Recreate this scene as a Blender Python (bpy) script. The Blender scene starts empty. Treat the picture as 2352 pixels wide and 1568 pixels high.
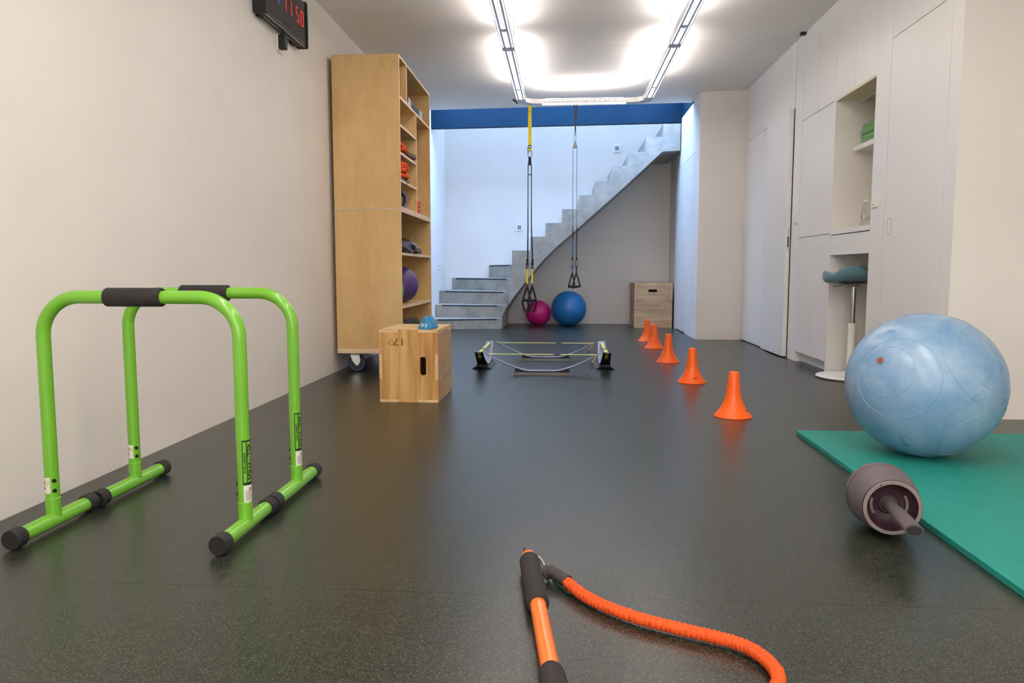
import bpy, bmesh, math, random
from mathutils import Vector, Matrix
random.seed(7)
PI = math.pi
sc = bpy.context.scene
COL = sc.collection

# ------------------------------------------------------------ camera, world, lights, exposure
cam_d = bpy.data.cameras.new('camera')
cam_d.sensor_width = 36.0
cam_d.lens = 1700.0 / 2352.0 * 36.0
cam_d.clip_start = 0.05
cam = bpy.data.objects.new('camera', cam_d)
cam.location = (0, 0, 0.775)
cam.rotation_euler = (math.radians(90 - 5.4435), 0, math.radians(3.9528))
COL.objects.link(cam)
sc.camera = cam
sc.view_settings.view_transform = 'Standard'
sc.view_settings.look = 'None'
sc.view_settings.gamma = 1.0
sc.view_settings.use_curve_mapping = False
sc.view_settings.exposure = 0.2

w = bpy.data.worlds.new('world')
sc.world = w
w.use_nodes = True
w.node_tree.nodes['Background'].inputs[0].default_value = (0.45, 0.62, 1.0, 1)
w.node_tree.nodes['Background'].inputs[1].default_value = 0.6

LAMP_UP = 9.0        # watts per tube, towards the ceiling
LAMP_DOWN = 8.0     # strength of the lit perforations facing the floor
DAY = 64.0           # daylight falling down the stairwell
LAMP_FILL = 11.5     # watts per added downlight on the unseen sections, towards the floor
LAMP_COL = (1.0, 0.905, 0.85)
DAY_COL = (0.37, 0.58, 1.0)


def area(name, loc, size, size_y, watts, color, rot=(0, 0, 0), spread=PI):
    l = bpy.data.lights.new(name, 'AREA')
    l.shape = 'RECTANGLE'
    l.size = size
    l.size_y = size_y
    l.energy = watts
    l.color = color
    l.spread = spread
    o = bpy.data.objects.new(name, l)
    o.location = loc
    o.rotation_euler = rot
    COL.objects.link(o)
    return o


# daylight from the roof opening above the stairs
area('stairwell_daylight', (-0.1, 10.44, 4.2), 3.2, 0.9, DAY * 1.15, DAY_COL)
area('roof_glazing_daylight', (-0.12, 9.38, 3.09), 3.1, 0.8, DAY * 1.6, DAY_COL, spread=2.9)
# fill light added behind the camera to brighten the room, no window modelled
area('rear_fill_light', (0.7, -2.4, 1.45), 4.6, 2.3, 76.0, (1.0, 0.955, 0.94), (math.radians(90), 0, 0))


# ------------------------------------------------------------ materials
def lin(c):
    return tuple(((v / 255.0) / 12.92 if v / 255.0 <= 0.04045 else ((v / 255.0 + 0.055) / 1.055) ** 2.4) for v in c)


MATS = {}


def mat(name, rgb, rough=0.6, metal=0.0, noise=0.0, nscale=8.0, bump=0.0, bscale=60.0, spec=0.5, emit=None, estr=0.0,
        trans=0.0, stretch=None, coat=0.0, sheen=0.0, sss=0.0, detail=3.0):
    """Principled material: rgb in display values, optional soft mottling and fine bump."""
    if name in MATS:
        return MATS[name]
    m = bpy.data.materials.new(name)
    m.use_nodes = True
    nt = m.node_tree
    b = nt.nodes['Principled BSDF']
    c = lin(rgb)
    b.inputs['Base Color'].default_value = (*c, 1)
    b.inputs['Roughness'].default_value = rough
    b.inputs['Metallic'].default_value = metal
    b.inputs['Specular IOR Level'].default_value = spec
    b.inputs['Transmission Weight'].default_value = trans
    b.inputs['Coat Weight'].default_value = coat
    b.inputs['Sheen Weight'].default_value = sheen
    tc = nt.nodes.new('ShaderNodeTexCoord')
    mp = nt.nodes.new('ShaderNodeMapping')
    nt.links.new(tc.outputs['Object'], mp.inputs[0])
    if stretch:
        mp.inputs['Scale'].default_value = stretch
    if noise > 0:
        n = nt.nodes.new('ShaderNodeTexNoise')
        n.inputs['Scale'].default_value = nscale
        n.inputs['Detail'].default_value = detail
        nt.links.new(mp.outputs[0], n.inputs['Vector'])
        r = nt.nodes.new('ShaderNodeValToRGB')
        r.color_ramp.elements[0].position = 0.3
        r.color_ramp.elements[1].position = 0.7
        r.color_ramp.elements[0].color = (*[v * (1 - noise) for v in c], 1)
        r.color_ramp.elements[1].color = (*[min(1, v * (1 + noise)) for v in c], 1)
        nt.links.new(n.outputs[0], r.inputs[0])
        nt.links.new(r.outputs[0], b.inputs['Base Color'])
    if bump > 0:
        n2 = nt.nodes.new('ShaderNodeTexNoise')
        n2.inputs['Scale'].default_value = bscale
        n2.inputs['Detail'].default_value = 4
        nt.links.new(mp.outputs[0], n2.inputs['Vector'])
        bp = nt.nodes.new('ShaderNodeBump')
        bp.inputs['Strength'].default_value = bump
        bp.inputs['Distance'].default_value = 0.002
        nt.links.new(n2.outputs[0], bp.inputs['Height'])
        nt.links.new(bp.outputs[0], b.inputs['Normal'])
    if emit:
        b.inputs['Emission Color'].default_value = (*lin(emit), 1)
        b.inputs['Emission Strength'].default_value = estr
    MATS[name] = m
    return m


def mat_floor():
    m = bpy.data.materials.new('rubber_floor')
    m.use_nodes = True
    nt = m.node_tree
    N, K = nt.nodes, nt.links
    b = N['Principled BSDF']
    tc = N.new('ShaderNodeTexCoord')
    v = N.new('ShaderNodeTexVoronoi')
    v.inputs['Scale'].default_value = 540
    mp = N.new('ShaderNodeMapping')
    mp.inputs['Location'].default_value = (0.371, 0.213, 0.517)
    mp.inputs['Rotation'].default_value = (0.05, 0.03, 0.4)
    K.new(tc.outputs['Object'], mp.inputs[0])
    K.new(mp.outputs[0], v.inputs['Vector'])
    sep = N.new('ShaderNodeSeparateColor')
    K.new(v.outputs['Color'], sep.inputs[0])
    r = N.new('ShaderNodeValToRGB')
    r.color_ramp.interpolation = 'CONSTANT'
    e = r.color_ramp.elements
    e[0].position = 0.0
    e[0].color = (0.008, 0.008, 0.007, 1)
    e[1].position = 0.40
    e[1].color = (0.014, 0.013, 0.012, 1)
    x = e.new(0.74)
    x.color = (0.028, 0.035, 0.022, 1)
    x = e.new(0.90)
    x.color = (0.085, 0.125, 0.06, 1)
    K.new(sep.outputs[0], r.inputs[0])
    n = N.new('ShaderNodeTexNoise')
    n.inputs['Scale'].default_value = 1.3
    n.inputs['Detail'].default_value = 4
    K.new(tc.outputs['Object'], n.inputs['Vector'])
    mx = N.new('ShaderNodeMix')
    mx.data_type = 'RGBA'
    mx.blend_type = 'MULTIPLY'
    mx.inputs[0].default_value = 0.35
    K.new(r.outputs[0], mx.inputs[6])
    K.new(n.outputs[0], mx.inputs[7])
    K.new(r.outputs[0], b.inputs['Base Color'])
    b.inputs['Roughness'].default_value = 0.30
    rr = N.new('ShaderNodeMapRange')
    rr.inputs[3].default_value = 0.24
    rr.inputs[4].default_value = 0.34
    K.new(n.outputs[0], rr.inputs[0])
    b.inputs['Specular IOR Level'].default_value = 0.7
    bp = N.new('ShaderNodeBump')
    bp.inputs['Strength'].default_value = 0.12
    bp.inputs['Distance'].default_value = 0.001
    K.new(sep.outputs[1], bp.inputs['Height'])
    K.new(bp.outputs[0], b.inputs['Normal'])
    return m


def mat_wood(name, c1, c2, scale, stretch, rough=0.5, streak=None):
    m = bpy.data.materials.new(name)
    m.use_nodes = True
    nt = m.node_tree
    N, K = nt.nodes, nt.links
    b = N['Principled BSDF']
    tc = N.new('ShaderNodeTexCoord')
    mp = N.new('ShaderNodeMapping')
    mp.inputs['Scale'].default_value = stretch
    K.new(tc.outputs['Object'], mp.inputs[0])
    n = N.new('ShaderNodeTexNoise')
    n.inputs['Scale'].default_value = scale
    n.inputs['Detail'].default_value = 6
    n.inputs['Distortion'].default_value = 0.6
    K.new(mp.outputs[0], n.inputs['Vector'])
    r = N.new('ShaderNodeValToRGB')
    r.color_ramp.elements[0].position = 0.32
    r.color_ramp.elements[1].position = 0.68
    r.color_ramp.elements[0].color = (*lin(c1), 1)
    r.color_ramp.elements[1].color = (*lin(c2), 1)
    if streak:
        q = r.color_ramp.elements.new(0.5)
        q.color = (*lin(streak), 1)
    K.new(n.outputs[0], r.inputs[0])
    n2 = N.new('ShaderNodeTexNoise')
    n2.inputs['Scale'].default_value = scale * 9
    n2.inputs['Detail'].default_value = 4
    K.new(mp.outputs[0], n2.inputs['Vector'])
    mx = N.new('ShaderNodeMix')
    mx.data_type = 'RGBA'
    mx.blend_type = 'OVERLAY'
    mx.inputs[0].default_value = 0.18
    K.new(r.outputs[0], mx.inputs[6])
    K.new(n2.outputs[0], mx.inputs[7])
    K.new(mx.outputs[2], b.inputs['Base Color'])
    b.inputs['Roughness'].default_value = rough
    b.inputs['Specular IOR Level'].default_value = 0.35
    return m


def mat_concrete():
    m = bpy.data.materials.new('cast_concrete')
    m.use_nodes = True
    nt = m.node_tree
    N, K = nt.nodes, nt.links
    b = N['Principled BSDF']
    tc = N.new('ShaderNodeTexCoord')
    n = N.new('ShaderNodeTexNoise')
    n.inputs['Scale'].default_value = 5
    n.inputs['Detail'].default_value = 8
    n.inputs['Roughness'].default_value = 0.65
    K.new(tc.outputs['Object'], n.inputs['Vector'])
    r = N.new('ShaderNodeValToRGB')
    r.color_ramp.elements[0].position = 0.3
    r.color_ramp.elements[1].position = 0.7
    r.color_ramp.elements[0].color = (*lin((138, 136, 129)), 1)
    r.color_ramp.elements[1].color = (*lin((178, 175, 165)), 1)
    K.new(n.outputs[0], r.inputs[0])
    v = N.new('ShaderNodeTexVoronoi')
    v.inputs['Scale'].default_value = 22
    K.new(tc.outputs['Object'], v.inputs['Vector'])
    r2 = N.new('ShaderNodeValToRGB')
    r2.color_ramp.elements[0].position = 0.0
    r2.color_ramp.elements[0].color = (0.35, 0.35, 0.35, 1)
    r2.color_ramp.elements[1].position = 0.14
    r2.color_ramp.elements[1].color = (1, 1, 1, 1)
    K.new(v.outputs['Distance'], r2.inputs[0])
    mx = N.new('ShaderNodeMix')
    mx.data_type = 'RGBA'
    mx.blend_type = 'MULTIPLY'
    mx.inputs[0].default_value = 0.6
    K.new(r.outputs[0], mx.inputs[6])
    K.new(r2.outputs[0], mx.inputs[7])
    K.new(mx.outputs[2], b.inputs['Base Color'])
    b.inputs['Roughness'].default_value = 0.75
    bp = N.new('ShaderNodeBump')
    bp.inputs['Strength'].default_value = 0.25
    bp.inputs['Distance'].default_value = 0.002
    K.new(n.outputs[0], bp.inputs['Height'])
    K.new(bp.outputs[0], b.inputs['Normal'])
    return m


FLOOR = mat_floor()
CONC = mat_concrete()
WALL = mat('white_plaster', (226, 221, 214), 0.7, noise=0.025, nscale=2.2, bump=0.06, bscale=25)
CEIL = mat('ceiling_board_paint', (238, 234, 229), 0.75, noise=0.015, nscale=1.5)
PANEL = mat('white_lacquer', (232, 230, 226), 0.38, noise=0.01, nscale=2.0)
NICHE = mat('cream_laminate', (226, 210, 176), 0.5)
BLUEP = mat('blue_beam_paint', (12, 42, 62), 0.6, noise=0.12, nscale=3, spec=0.12)
BIRCH = mat_wood('birch_plywood', (200, 163, 106), (218, 187, 134), 2.2, (1, 1, 0.35), 0.45)
BIRCH_E = mat_wood('birch_edge', (214, 186, 150), (236, 212, 180), 8, (1, 1, 6), 0.5)
PINE = mat_wood('pine_plywood', (168, 122, 68), (208, 172, 112), 9, (2.4, 2.4, 0.16), 0.5, (196, 150, 90))
PINE_H = mat_wood('pine_plywood_flat_grain', (172, 136, 100), (204, 174, 138), 5, (0.5, 0.5, 4.2), 0.5)
PINE_E = mat_wood('pine_edge', (206, 172, 118), (226, 196, 148), 10, (1, 1, 5), 0.55)
BURN = mat('branded_brown', (132, 78, 34), 0.7)
GREEN = mat('lime_powder_coat', (108, 176, 44), 0.24, noise=0.03, nscale=4, coat=0.3)
FOAM = mat('black_foam', (38, 34, 34), 0.85, bump=0.3, bscale=350)
RUBBER = mat('black_rubber', (26, 25, 27), 0.55)
BLACK = mat('matt_black', (22, 22, 24), 0.5)
WEB = mat('black_webbing', (26, 27, 34), 0.75, bump=0.2, bscale=500)
YELLOW = mat('yellow_webbing', (246, 222, 26), 0.6, bump=0.15, bscale=400)
YGREEN = mat('pale_yellow_webbing', (226, 232, 120), 0.55)
CHROME = mat('chrome', (205, 205, 208), 0.16, metal=1.0)
STEEL = mat('zinc_plate', (196, 196, 190), 0.35, metal=0.85)
GREYM = mat('grey_metal', (120, 122, 126), 0.4, metal=0.6)
WHITEP = mat('white_plastic', (232, 230, 224), 0.35)
ORANGE = mat('orange_plastic', (252, 100, 10), 0.38, noise=0.03, nscale=12, sss=0.1)
OROPE = mat('orange_fabric', (216, 78, 14), 0.8, noise=0.15, nscale=90, bump=0.5, bscale=300)
OTUBE = mat('orange_lacquer', (246, 118, 36), 0.22, coat=0.4)
TEAL = mat('teal_foam_mat', (20, 134, 122), 0.62, noise=0.05, nscale=30, bump=0.25, bscale=220)
LABELW = mat('white_label', (214, 212, 200), 0.5)
INK = mat('black_ink', (18, 20, 18), 0.6)
GOLD = mat('gold_ink', (176, 160, 36), 0.5)
LED = mat('led_glow', (255, 255, 255), 0.5, emit=(255, 252, 245), estr=7.0)
ALU = mat('anodised_aluminium', (214, 224, 250), 0.45, metal=0.1)
ALUW = mat('pale_aluminium', (214, 214, 214), 0.35, metal=0.1)
DARKG = mat('dark_gap', (20, 20, 20), 0.9)


# ------------------------------------------------------------ helpers
def link(o, parent=None):
    COL.objects.link(o)
    if parent is not None:
        o.parent = parent
    return o


def obj(name, bm, m, parent=None, smooth=False, bevel=0.0, seg=2, angle=35, sub=0):
    me = bpy.data.meshes.new(name)
    bmesh.ops.recalc_face_normals(bm, faces=bm.faces[:])
    bm.to_mesh(me)
    bm.free()
    for mm in (m if isinstance(m, (list, tuple)) else [m]):
        me.materials.append(mm)
    o = bpy.data.objects.new(name, me)
    link(o, parent)
    if smooth:
        for p in me.polygons:
            p.use_smooth = True
        if angle < 170:
            try:
                me.set_sharp_from_angle(angle=math.radians(angle))
            except Exception:
                pass
    if bevel > 0:
        md = o.modifiers.new('bevel', 'BEVEL')
        md.width = bevel
        md.segments = seg
        md.limit_method = 'ANGLE'
        md.angle_limit = math.radians(40)
    if sub:
        md = o.modifiers.new('subdivision', 'SUBSURF')
        md.levels = sub
        md.render_levels = sub
    return o


def struct(name, bm, m, **k):
    o = obj(name, bm, m, **k)
    o['kind'] = 'structure'
    return o


def thing(name, label, cat, loc=(0, 0, 0), rotz=0.0, group=None):
    o = bpy.data.objects.new(name, None)
    o.empty_display_size = 0.1
    link(o)
    o.location = loc
    o.rotation_euler = (0, 0, rotz)
    return tag(o, label, cat, group)


def tag(o, label, cat, group=None):
    o['label'] = label
    o['category'] = cat
    if group:
        o['group'] = group
    return o


def copy_tree(o, parent=None):
    c = o.copy()
    COL.objects.link(c)
    c.parent = parent
    for ch in list(o.children):
        copy_tree(ch, c)
    return c


def bm_new():
    return bmesh.new()


def box(bm, x0, x1, y0, y1, z0, z1, M=None, mi=0):
    vs = [bm.verts.new(p) for p in ((x0, y0, z0), (x1, y0, z0), (x1, y1, z0), (x0, y1, z0),
                                    (x0, y0, z1), (x1, y0, z1), (x1, y1, z1), (x0, y1, z1))]
    for f in ((0, 3, 2, 1), (4, 5, 6, 7), (0, 1, 5, 4), (1, 2, 6, 5), (2, 3, 7, 6), (3, 0, 4, 7)):
        fc = bm.faces.new([vs[i] for i in f])
        fc.material_index = mi
    if M:
        for v in vs:
            v.co = M @ v.co
    return bm


def bx(*a, **k):
    return box(bm_new(), *a, **k)


def prism(bm, pts, d, axis='z', a0=0.0, mi=0):
    """extrude a 2D outline. axis z: (x,y) up from a0; axis y: (x,z); axis x: (y,z)"""
    def P(p, t):
        if axis == 'z':
            return (p[0], p[1], t)
        if axis == 'y':
            return (p[0], t, p[1])
        return (t, p[0], p[1])
    lo = [bm.verts.new(P(p, a0)) for p in pts]
    hi = [bm.verts.new(P(p, a0 + d)) for p in pts]
    n = len(pts)
    bm.faces.new(lo).material_index = mi
    bm.faces.new(hi).material_index = mi
    for i in range(n):
        bm.faces.new((lo[i], lo[(i + 1) % n], hi[(i + 1) % n], hi[i])).material_index = mi
    return bm


def plate_holes(outer, holes, d, axis='y', a0=0.0):
    """flat panel with real cut-outs"""
    bm = bm_new()
    def P(p, t):
        if axis == 'z':
            return (p[0], p[1], t)
        if axis == 'y':
            return (p[0], t, p[1])
        return (t, p[0], p[1])
    edges = []
    for loop in [outer] + holes:
        vs = [bm.verts.new(P(p, a0)) for p in loop]
        for i in range(len(vs)):
            edges.append(bm.edges.new((vs[i], vs[(i + 1) % len(vs)])))
    r = bmesh.ops.triangle_fill(bm, use_beauty=True, use_dissolve=False, edges=edges)
    faces = [g for g in r['geom'] if isinstance(g, bmesh.types.BMFace)]
    ex = bmesh.ops.extrude_face_region(bm, geom=faces)
    vec = {'z': Vector((0, 0, d)), 'y': Vector((0, d, 0)), 'x': Vector((d, 0, 0))}[axis]
    bmesh.ops.translate(bm, vec=vec, verts=[g for g in ex['geom'] if isinstance(g, bmesh.types.BMVert)])
    return bm


def slot_loop(cx, cz, w, h, r=None, n=6):
    r = r or min(w, h) / 2 * 0.98
    pts = []
    for (sx, sz, a0) in ((1, 1, 0), (-1, 1, 90), (-1, -1, 180), (1, -1, 270)):
        for i in range(n + 1):
            a = math.radians(a0 + 90 * i / n)
            pts.append((cx + sx * (w / 2 - r) + r * math.cos(a), cz + sz * (h / 2 - r) + r * math.sin(a)))
    return pts


def frames(pts):
    """rotation-minimising frames along a polyline"""
    pts = [Vector(p) for p in pts]
    T = []
    for i in range(len(pts)):
        a = pts[max(i - 1, 0)]
        b = pts[min(i + 1, len(pts) - 1)]
        T.append((b - a).normalized())
    up = Vector((0, 0, 1)) if abs(T[0].z) < 0.9 else Vector((1, 0, 0))
    n = (up - T[0] * up.dot(T[0])).normalized()
    out = []
    for i, t in enumerate(T):
        n = (n - t * n.dot(t)).normalized()
        out.append((pts[i], t, n, t.cross(n)))
    return out


def tube(bm, pts, r, seg=16, cap=True, closed=False, mi=0, rfun=None):
    fr = frames(pts)
    rings = []
    for i, (p, t, n, b) in enumerate(fr):
        rr = r[i] if isinstance(r, (list, tuple)) else r
        ring = []
        for k in range(seg):
            a = 2 * PI * k / seg
            q = rr if rfun is None else rfun(i, a, rr)
            ring.append(bm.verts.new(p + (n * math.cos(a) + b * math.sin(a)) * q))
        rings.append(ring)
    m = len(rings)
    for i in range(m if closed else m - 1):
        A, B = rings[i], rings[(i + 1) % m]
        for k in range(seg):
            bm.faces.new((A[k], A[(k + 1) % seg], B[(k + 1) % seg], B[k])).material_index = mi
    if cap and not closed:
        bm.faces.new(rings[0]).material_index = mi
        bm.faces.new(rings[-1]).material_index = mi
    return bm


def tb(pts, r, **k):
    return tube(bm_new(), pts, r, **k)


def lathe(bm, prof, seg=40, M=None, mi=0, ripple=None):
    """prof: (r, z) list; closes on the axis where r == 0"""
    rings = []
    for (r, z) in prof:
        if r <= 1e-6:
            v = bm.verts.new((0, 0, z))
            rings.append([v])
        else:
            rings.append([bm.verts.new((r * math.cos(2 * PI * k / seg) * (1 + (ripple[0] * math.cos(ripple[1] * 2 * PI * k / seg) if ripple else 0)),
                                        r * math.sin(2 * PI * k / seg) * (1 + (ripple[0] * math.cos(ripple[1] * 2 * PI * k / seg) if ripple else 0)), z)) for k in range(seg)])
    for A, B in zip(rings, rings[1:]):
        if len(A) == 1 and len(B) == 1:
            continue
        for k in range(seg):
            k2 = (k + 1) % seg
            if len(A) == 1:
                f = (A[0], B[k], B[k2])
            elif len(B) == 1:
                f = (A[k], A[k2], B[0])
            else:
                f = (A[k], A[k2], B[k2], B[k])
            bm.faces.new(f).material_index = mi
    if M:
        for ring in rings:
            for v in ring:
                v.co = M @ v.co
    return bm


def lt(prof, **k):
    return lathe(bm_new(), prof, **k)


def strap(bm, pts, width, wdir, th=0.002, mi=0):
    """flat webbing along a path; wdir = direction of its width"""
    pts = [Vector(p) for p in pts]
    n = len(pts)
    rows = []
    for i, p in enumerate(pts):
        t = (pts[min(i + 1, n - 1)] - pts[max(i - 1, 0)]).normalized()
        wd = Vector(wdir[i]) if isinstance(wdir, list) else Vector(wdir)
        wd = (wd - t * wd.dot(t)).normalized()
        nn = t.cross(wd)
        ww = width[i] if isinstance(width, (list, tuple)) else width
        rows.append([bm.verts.new(p + wd * ww / 2 * a + nn * th / 2 * c) for a, c in ((-1, -1), (1, -1), (1, 1), (-1, 1))])
    for A, B in zip(rows, rows[1:]):
        for k in range(4):
            bm.faces.new((A[k], A[(k + 1) % 4], B[(k + 1) % 4], B[k])).material_index = mi
    bm.faces.new(rows[0]).material_index = mi
    bm.faces.new(rows[-1]).material_index = mi
    return bm


def st(pts, width, wdir, th=0.002):
    return strap(bm_new(), pts, width, wdir, th)


def smooth_path(pts, n=8, closed=False):
    """Catmull-Rom through points"""
    P = [Vector(p) for p in pts]
    out = []
    m = len(P)
    rng = range(m) if closed else range(m - 1)
    for i in rng:
        p1, p2 = P[i], P[(i + 1) % m]
        p0 = P[i - 1] if (i > 0 or closed) else p1 * 2 - p2
        p3 = P[(i + 2) % m] if (i + 2 < m or closed) else p2 * 2 - p1
        for k in range(n):
            t = k / n
            out.append(0.5 * ((2 * p1) + (p2 - p0) * t + (2 * p0 - 5 * p1 + 4 * p2 - p3) * t * t + (3 * p1 - p0 - 3 * p2 + p3) * t ** 3))
    if not closed:
        out.append(P[-1])
    return out


def text_bm(s, size, bold=False, align='CENTER', xs=1.0, spacing=1.0):
    """lettering as flat faces in (u, v)"""
    cu = bpy.data.curves.new('lettering', 'FONT')
    cu.body = s
    cu.size = size
    cu.align_x = align
    cu.align_y = 'CENTER'
    cu.space_character = spacing
    cu.resolution_u = 3
    cu.offset = size * 0.018 if bold else 0.0
    o = bpy.data.objects.new('lettering', cu)
    COL.objects.link(o)
    bpy.context.view_layer.update()
    dg = bpy.context.evaluated_depsgraph_get()
    me = bpy.data.meshes.new_from_object(o.evaluated_get(dg))
    bm = bm_new()
    bm.from_mesh(me)
    bpy.data.objects.remove(o)
    bpy.data.curves.remove(cu)
    bpy.data.meshes.remove(me)
    for v in bm.verts:
        v.co.x *= xs
    return bm


def remap(bm, fn):
    for v in bm.verts:
        v.co = Vector(fn(v.co.x, v.co.y))
    return bm


def quad_uv(bm, u0, u1, v0, v1, nu=1, nv=1):
    g = [[bm.verts.new((u0 + (u1 - u0) * i / nu, v0 + (v1 - v0) * j / nv, 0)) for j in range(nv + 1)] for i in range(nu + 1)]
    for i in range(nu):
        for j in range(nv):
            bm.faces.new((g[i][j], g[i + 1][j], g[i + 1][j + 1], g[i][j + 1]))
    return bm


def arc(cx, cy, r, a0, a1, n=8):
    return [(cx + r * math.cos(math.radians(a0 + (a1 - a0) * i / n)), cy + r * math.sin(math.radians(a0 + (a1 - a0) * i / n))) for i in range(n + 1)]


def rrect(x0, x1, y0, y1, r, n=5):
    return arc(x1 - r, y1 - r, r, 0, 90, n) + arc(x0 + r, y1 - r, r, 90, 180, n) + arc(x0 + r, y0 + r, r, 180, 270, n) + arc(x1 - r, y0 + r, r, 270, 360, n)


def marks(n, w_, h, seed=1):
    """a row of worn, no longer readable stamped characters in (u, v)"""
    rnd = random.Random(seed)
    bm = bm_new()
    step = w_ / n
    for k in range(n):
        u = -w_ / 2 + k * step
        for q in range(3):
            a = u + rnd.random() * step * 0.5
            b = rnd.uniform(-h / 2, h / 4)
            if q == 0:
                quad_uv(bm, u, u + step * 0.25, -h / 2, h / 2)
            else:
                quad_uv(bm, a, a + step * 0.4, b, b + h * 0.22)
    return bm


# ------------------------------------------------------------ room shell
def zc(x):
    return 2.66 + 0.024 * (x + 1.745)


YN = -2.5      # wall behind the photographer
# floor: rubber tiles laid in rows, hairline joints between the rows
bm = bm_new()
rows = [YN, 0.48, 1.71, 4.0, 6.445, 7.615, 8.83, 10.05, 11.2]
for a, b in zip(rows, rows[1:]):
    box(bm, -1.9, 3.5, a + 0.0003, b - 0.0003, -0.02, 0.0)
box(bm, -1.9, 3.5, YN, 11.2, -0.05, -0.0008)
struct('floor', bm, FLOOR)
# ceiling: boards with fine joints, slightly higher on the right; it stops where the stairwell opens
bm = bm_new()
ys = [YN, -0.29, 0.87, 2.03, 3.18, 4.34, 5.485, 6.64, 7.795]
def cpoly(y0a, y0b, y1a, y1b, xa=-1.85, xb=3.5, th=0.012, lift=0.0):
    v = []
    for (x, y) in ((xa, y0a), (xb, y0b), (xb, y1b), (xa, y1a)):
        v.append((x, y, zc(x) + lift))
    lo = [bm.verts.new(p) for p in v]
    hi = [bm.verts.new((p[0], p[1], p[2] + th)) for p in v]
    bm.faces.new(lo)
    bm.faces.new(hi)
    for i in range(4):
        bm.faces.new((lo[i], lo[(i + 1) % 4], hi[(i + 1) % 4], hi[i]))
g = 0.003
for a, b in zip(ys, ys[1:]):
    cpoly(a + g, a + g, b - g, b - g)
cpoly(ys[-1] + g, ys[-1] + g, 8.855, 9.125)
cpoly(YN, YN, 8.855, 9.125, th=0.3, lift=0.012)
struct('ceiling', bm, CEIL)
struct('wall_left', bx(-1.9, -1.745, YN, 11.1, 0, 4.6), WALL)
struct('wall_back', bx(-1.9, 2.2, 10.96, 11.1, 0, 4.6), WALL)
struct('wall_front', bx(-1.9, 3.5, YN - 0.12, YN, 0, 2.9), WALL)
# right wall: plaster behind the joinery line, the return that narrows the stairwell, the return beside the camera
bm = bm_new()
box(bm, 2.022, 2.3, 6.53, 8.6, 0, 2.9)
struct('wall_right', bm, WALL)
struct('wall_right_middle', bx(2.022, 2.3, 4.16, 5.028, 0, 2.9), WALL)
bm = bm_new()
prism(bm, [(1.53, 8.5), (2.3, 8.5), (2.3, 11.0), (1.53, 11.0)], 4.6)
struct('wall_stairwell_right', bm, WALL)
bm = bx(2.0222, 3.5, 4.0, 4.15, 0, 2.9)
box(bm, 2.0, 3.5, 3.9975, 3.9995, 0, 2.9)
struct('wall_side_return', bm, WALL)
struct('wall_right_near', bx(3.3, 3.45, YN, 4.05, 0, 2.9), WALL)
# stairwell opening: painted steel beam and recess, light shaft above the stairs
bm = bm_new()
v = [bm.verts.new(p) for p in ((-1.745, 9.84, 2.635), (1.53, 9.84, 2.672), (1.53, 9.92, 2.672), (-1.745, 9.92, 2.635),
                               (-1.745, 9.84, 3.15), (1.53, 9.84, 3.15), (1.53, 9.92, 3.15), (-1.745, 9.92, 3.15))]
for f in ((0, 3, 2, 1), (4, 5, 6, 7), (0, 1, 5, 4), (1, 2, 6, 5), (2, 3, 7, 6), (3, 0, 4, 7)):
    bm.faces.new([v[i] for i in f])
box(bm, 1.497, 1.53, 8.95, 9.84, 2.728, 3.15)
box(bm, -1.745, 1.53, 8.8, 9.92, 3.1, 3.16)
struct('trim_1', bm, BLUEP)
struct('trim_2', bx(-1.745, 1.53, 9.92, 9.98, 3.15, 4.6), WALL)
# lining of the stairwell side wall with its flush door
bm = bm_new()
box(bm, 1.503, 1.53, 8.5, 8.74, 0, 2.726)
box(bm, 1.503, 1.53, 10.02, 10.18, 0, 2.64)
box(bm, 1.503, 1.53, 8.74, 10.02, 2.125, 2.726)
box(bm, 1.503, 1.53, 8.5, 8.95, 2.726, 2.745)
struct('trim_3', bm, WALL)
d4 = struct('door_4', bx(1.503, 1.528, 8.743, 9.30, 0.0, 2.12), PANEL)
o = obj('door_leaf', bx(1.503, 1.528, 9.303, 10.017, 0.012, 2.12), PANEL, d4)
# joinery line on the right wall (front faces at x = 2.0)
struct('trim_4', bx(2.0, 2.022, 7.47, 7.64, 0, 2.178), PANEL)
struct('trim_5', bx(2.0, 2.022, 6.75, 8.5, 2.182, 2.76), PANEL)
struct('trim_6', bx(2.0, 2.022, 6.533, 6.735, 0, 2.76), PANEL)
struct('trim_7', bx(2.0, 2.022, 4.835, 5.043, 0, 2.76), PANEL)
struct('trim_8', bx(2.0, 2.022, 4.0, 4.832, 2.192, 2.76), PANEL)
struct('trim_9', bx(2.0, 2.022, 4.0, 4.112, 0, 2.188), PANEL)
# doors
d1 = struct('door_1', bx(2.0, 2.02, 7.643, 8.497, 0.012, 2.178), PANEL)
d2 = struct('door_2', bx(1.96, 2.0, 6.752, 7.467, 0.012, 2.178), PANEL, bevel=0.0015)
obj('latch_plate', prism(bm_new(), rrect(1.969, 1.991, 0.945, 1.15, 0.01), 0.002, 'y', 6.7505), STEEL, d2)
obj('latch_slot', bx(1.974, 1.986, 6.7495, 6.751, 0.985, 1.075), BLACK, d2)
obj('painted_gap_shadow', bx(1.9955, 2.0, 6.742, 6.751, 0.012, 2.178), BLACK, d2)  # black strip standing in for the shade in the gap beside the leaf
d3 = struct('door_3', bx(2.0, 2.02, 4.115, 4.829, 0.008, 2.188), PANEL)
bm = plate_holes(rrect(4.727, 4.783, 0.995, 1.098, 0.014), [rrect(4.731, 4.779, 0.999, 1.094, 0.012)], 0.002, 'x', 1.9985)
obj('pull_rim', bm, mat('light_grey_rim', (176, 174, 170), 0.5), d3)
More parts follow.
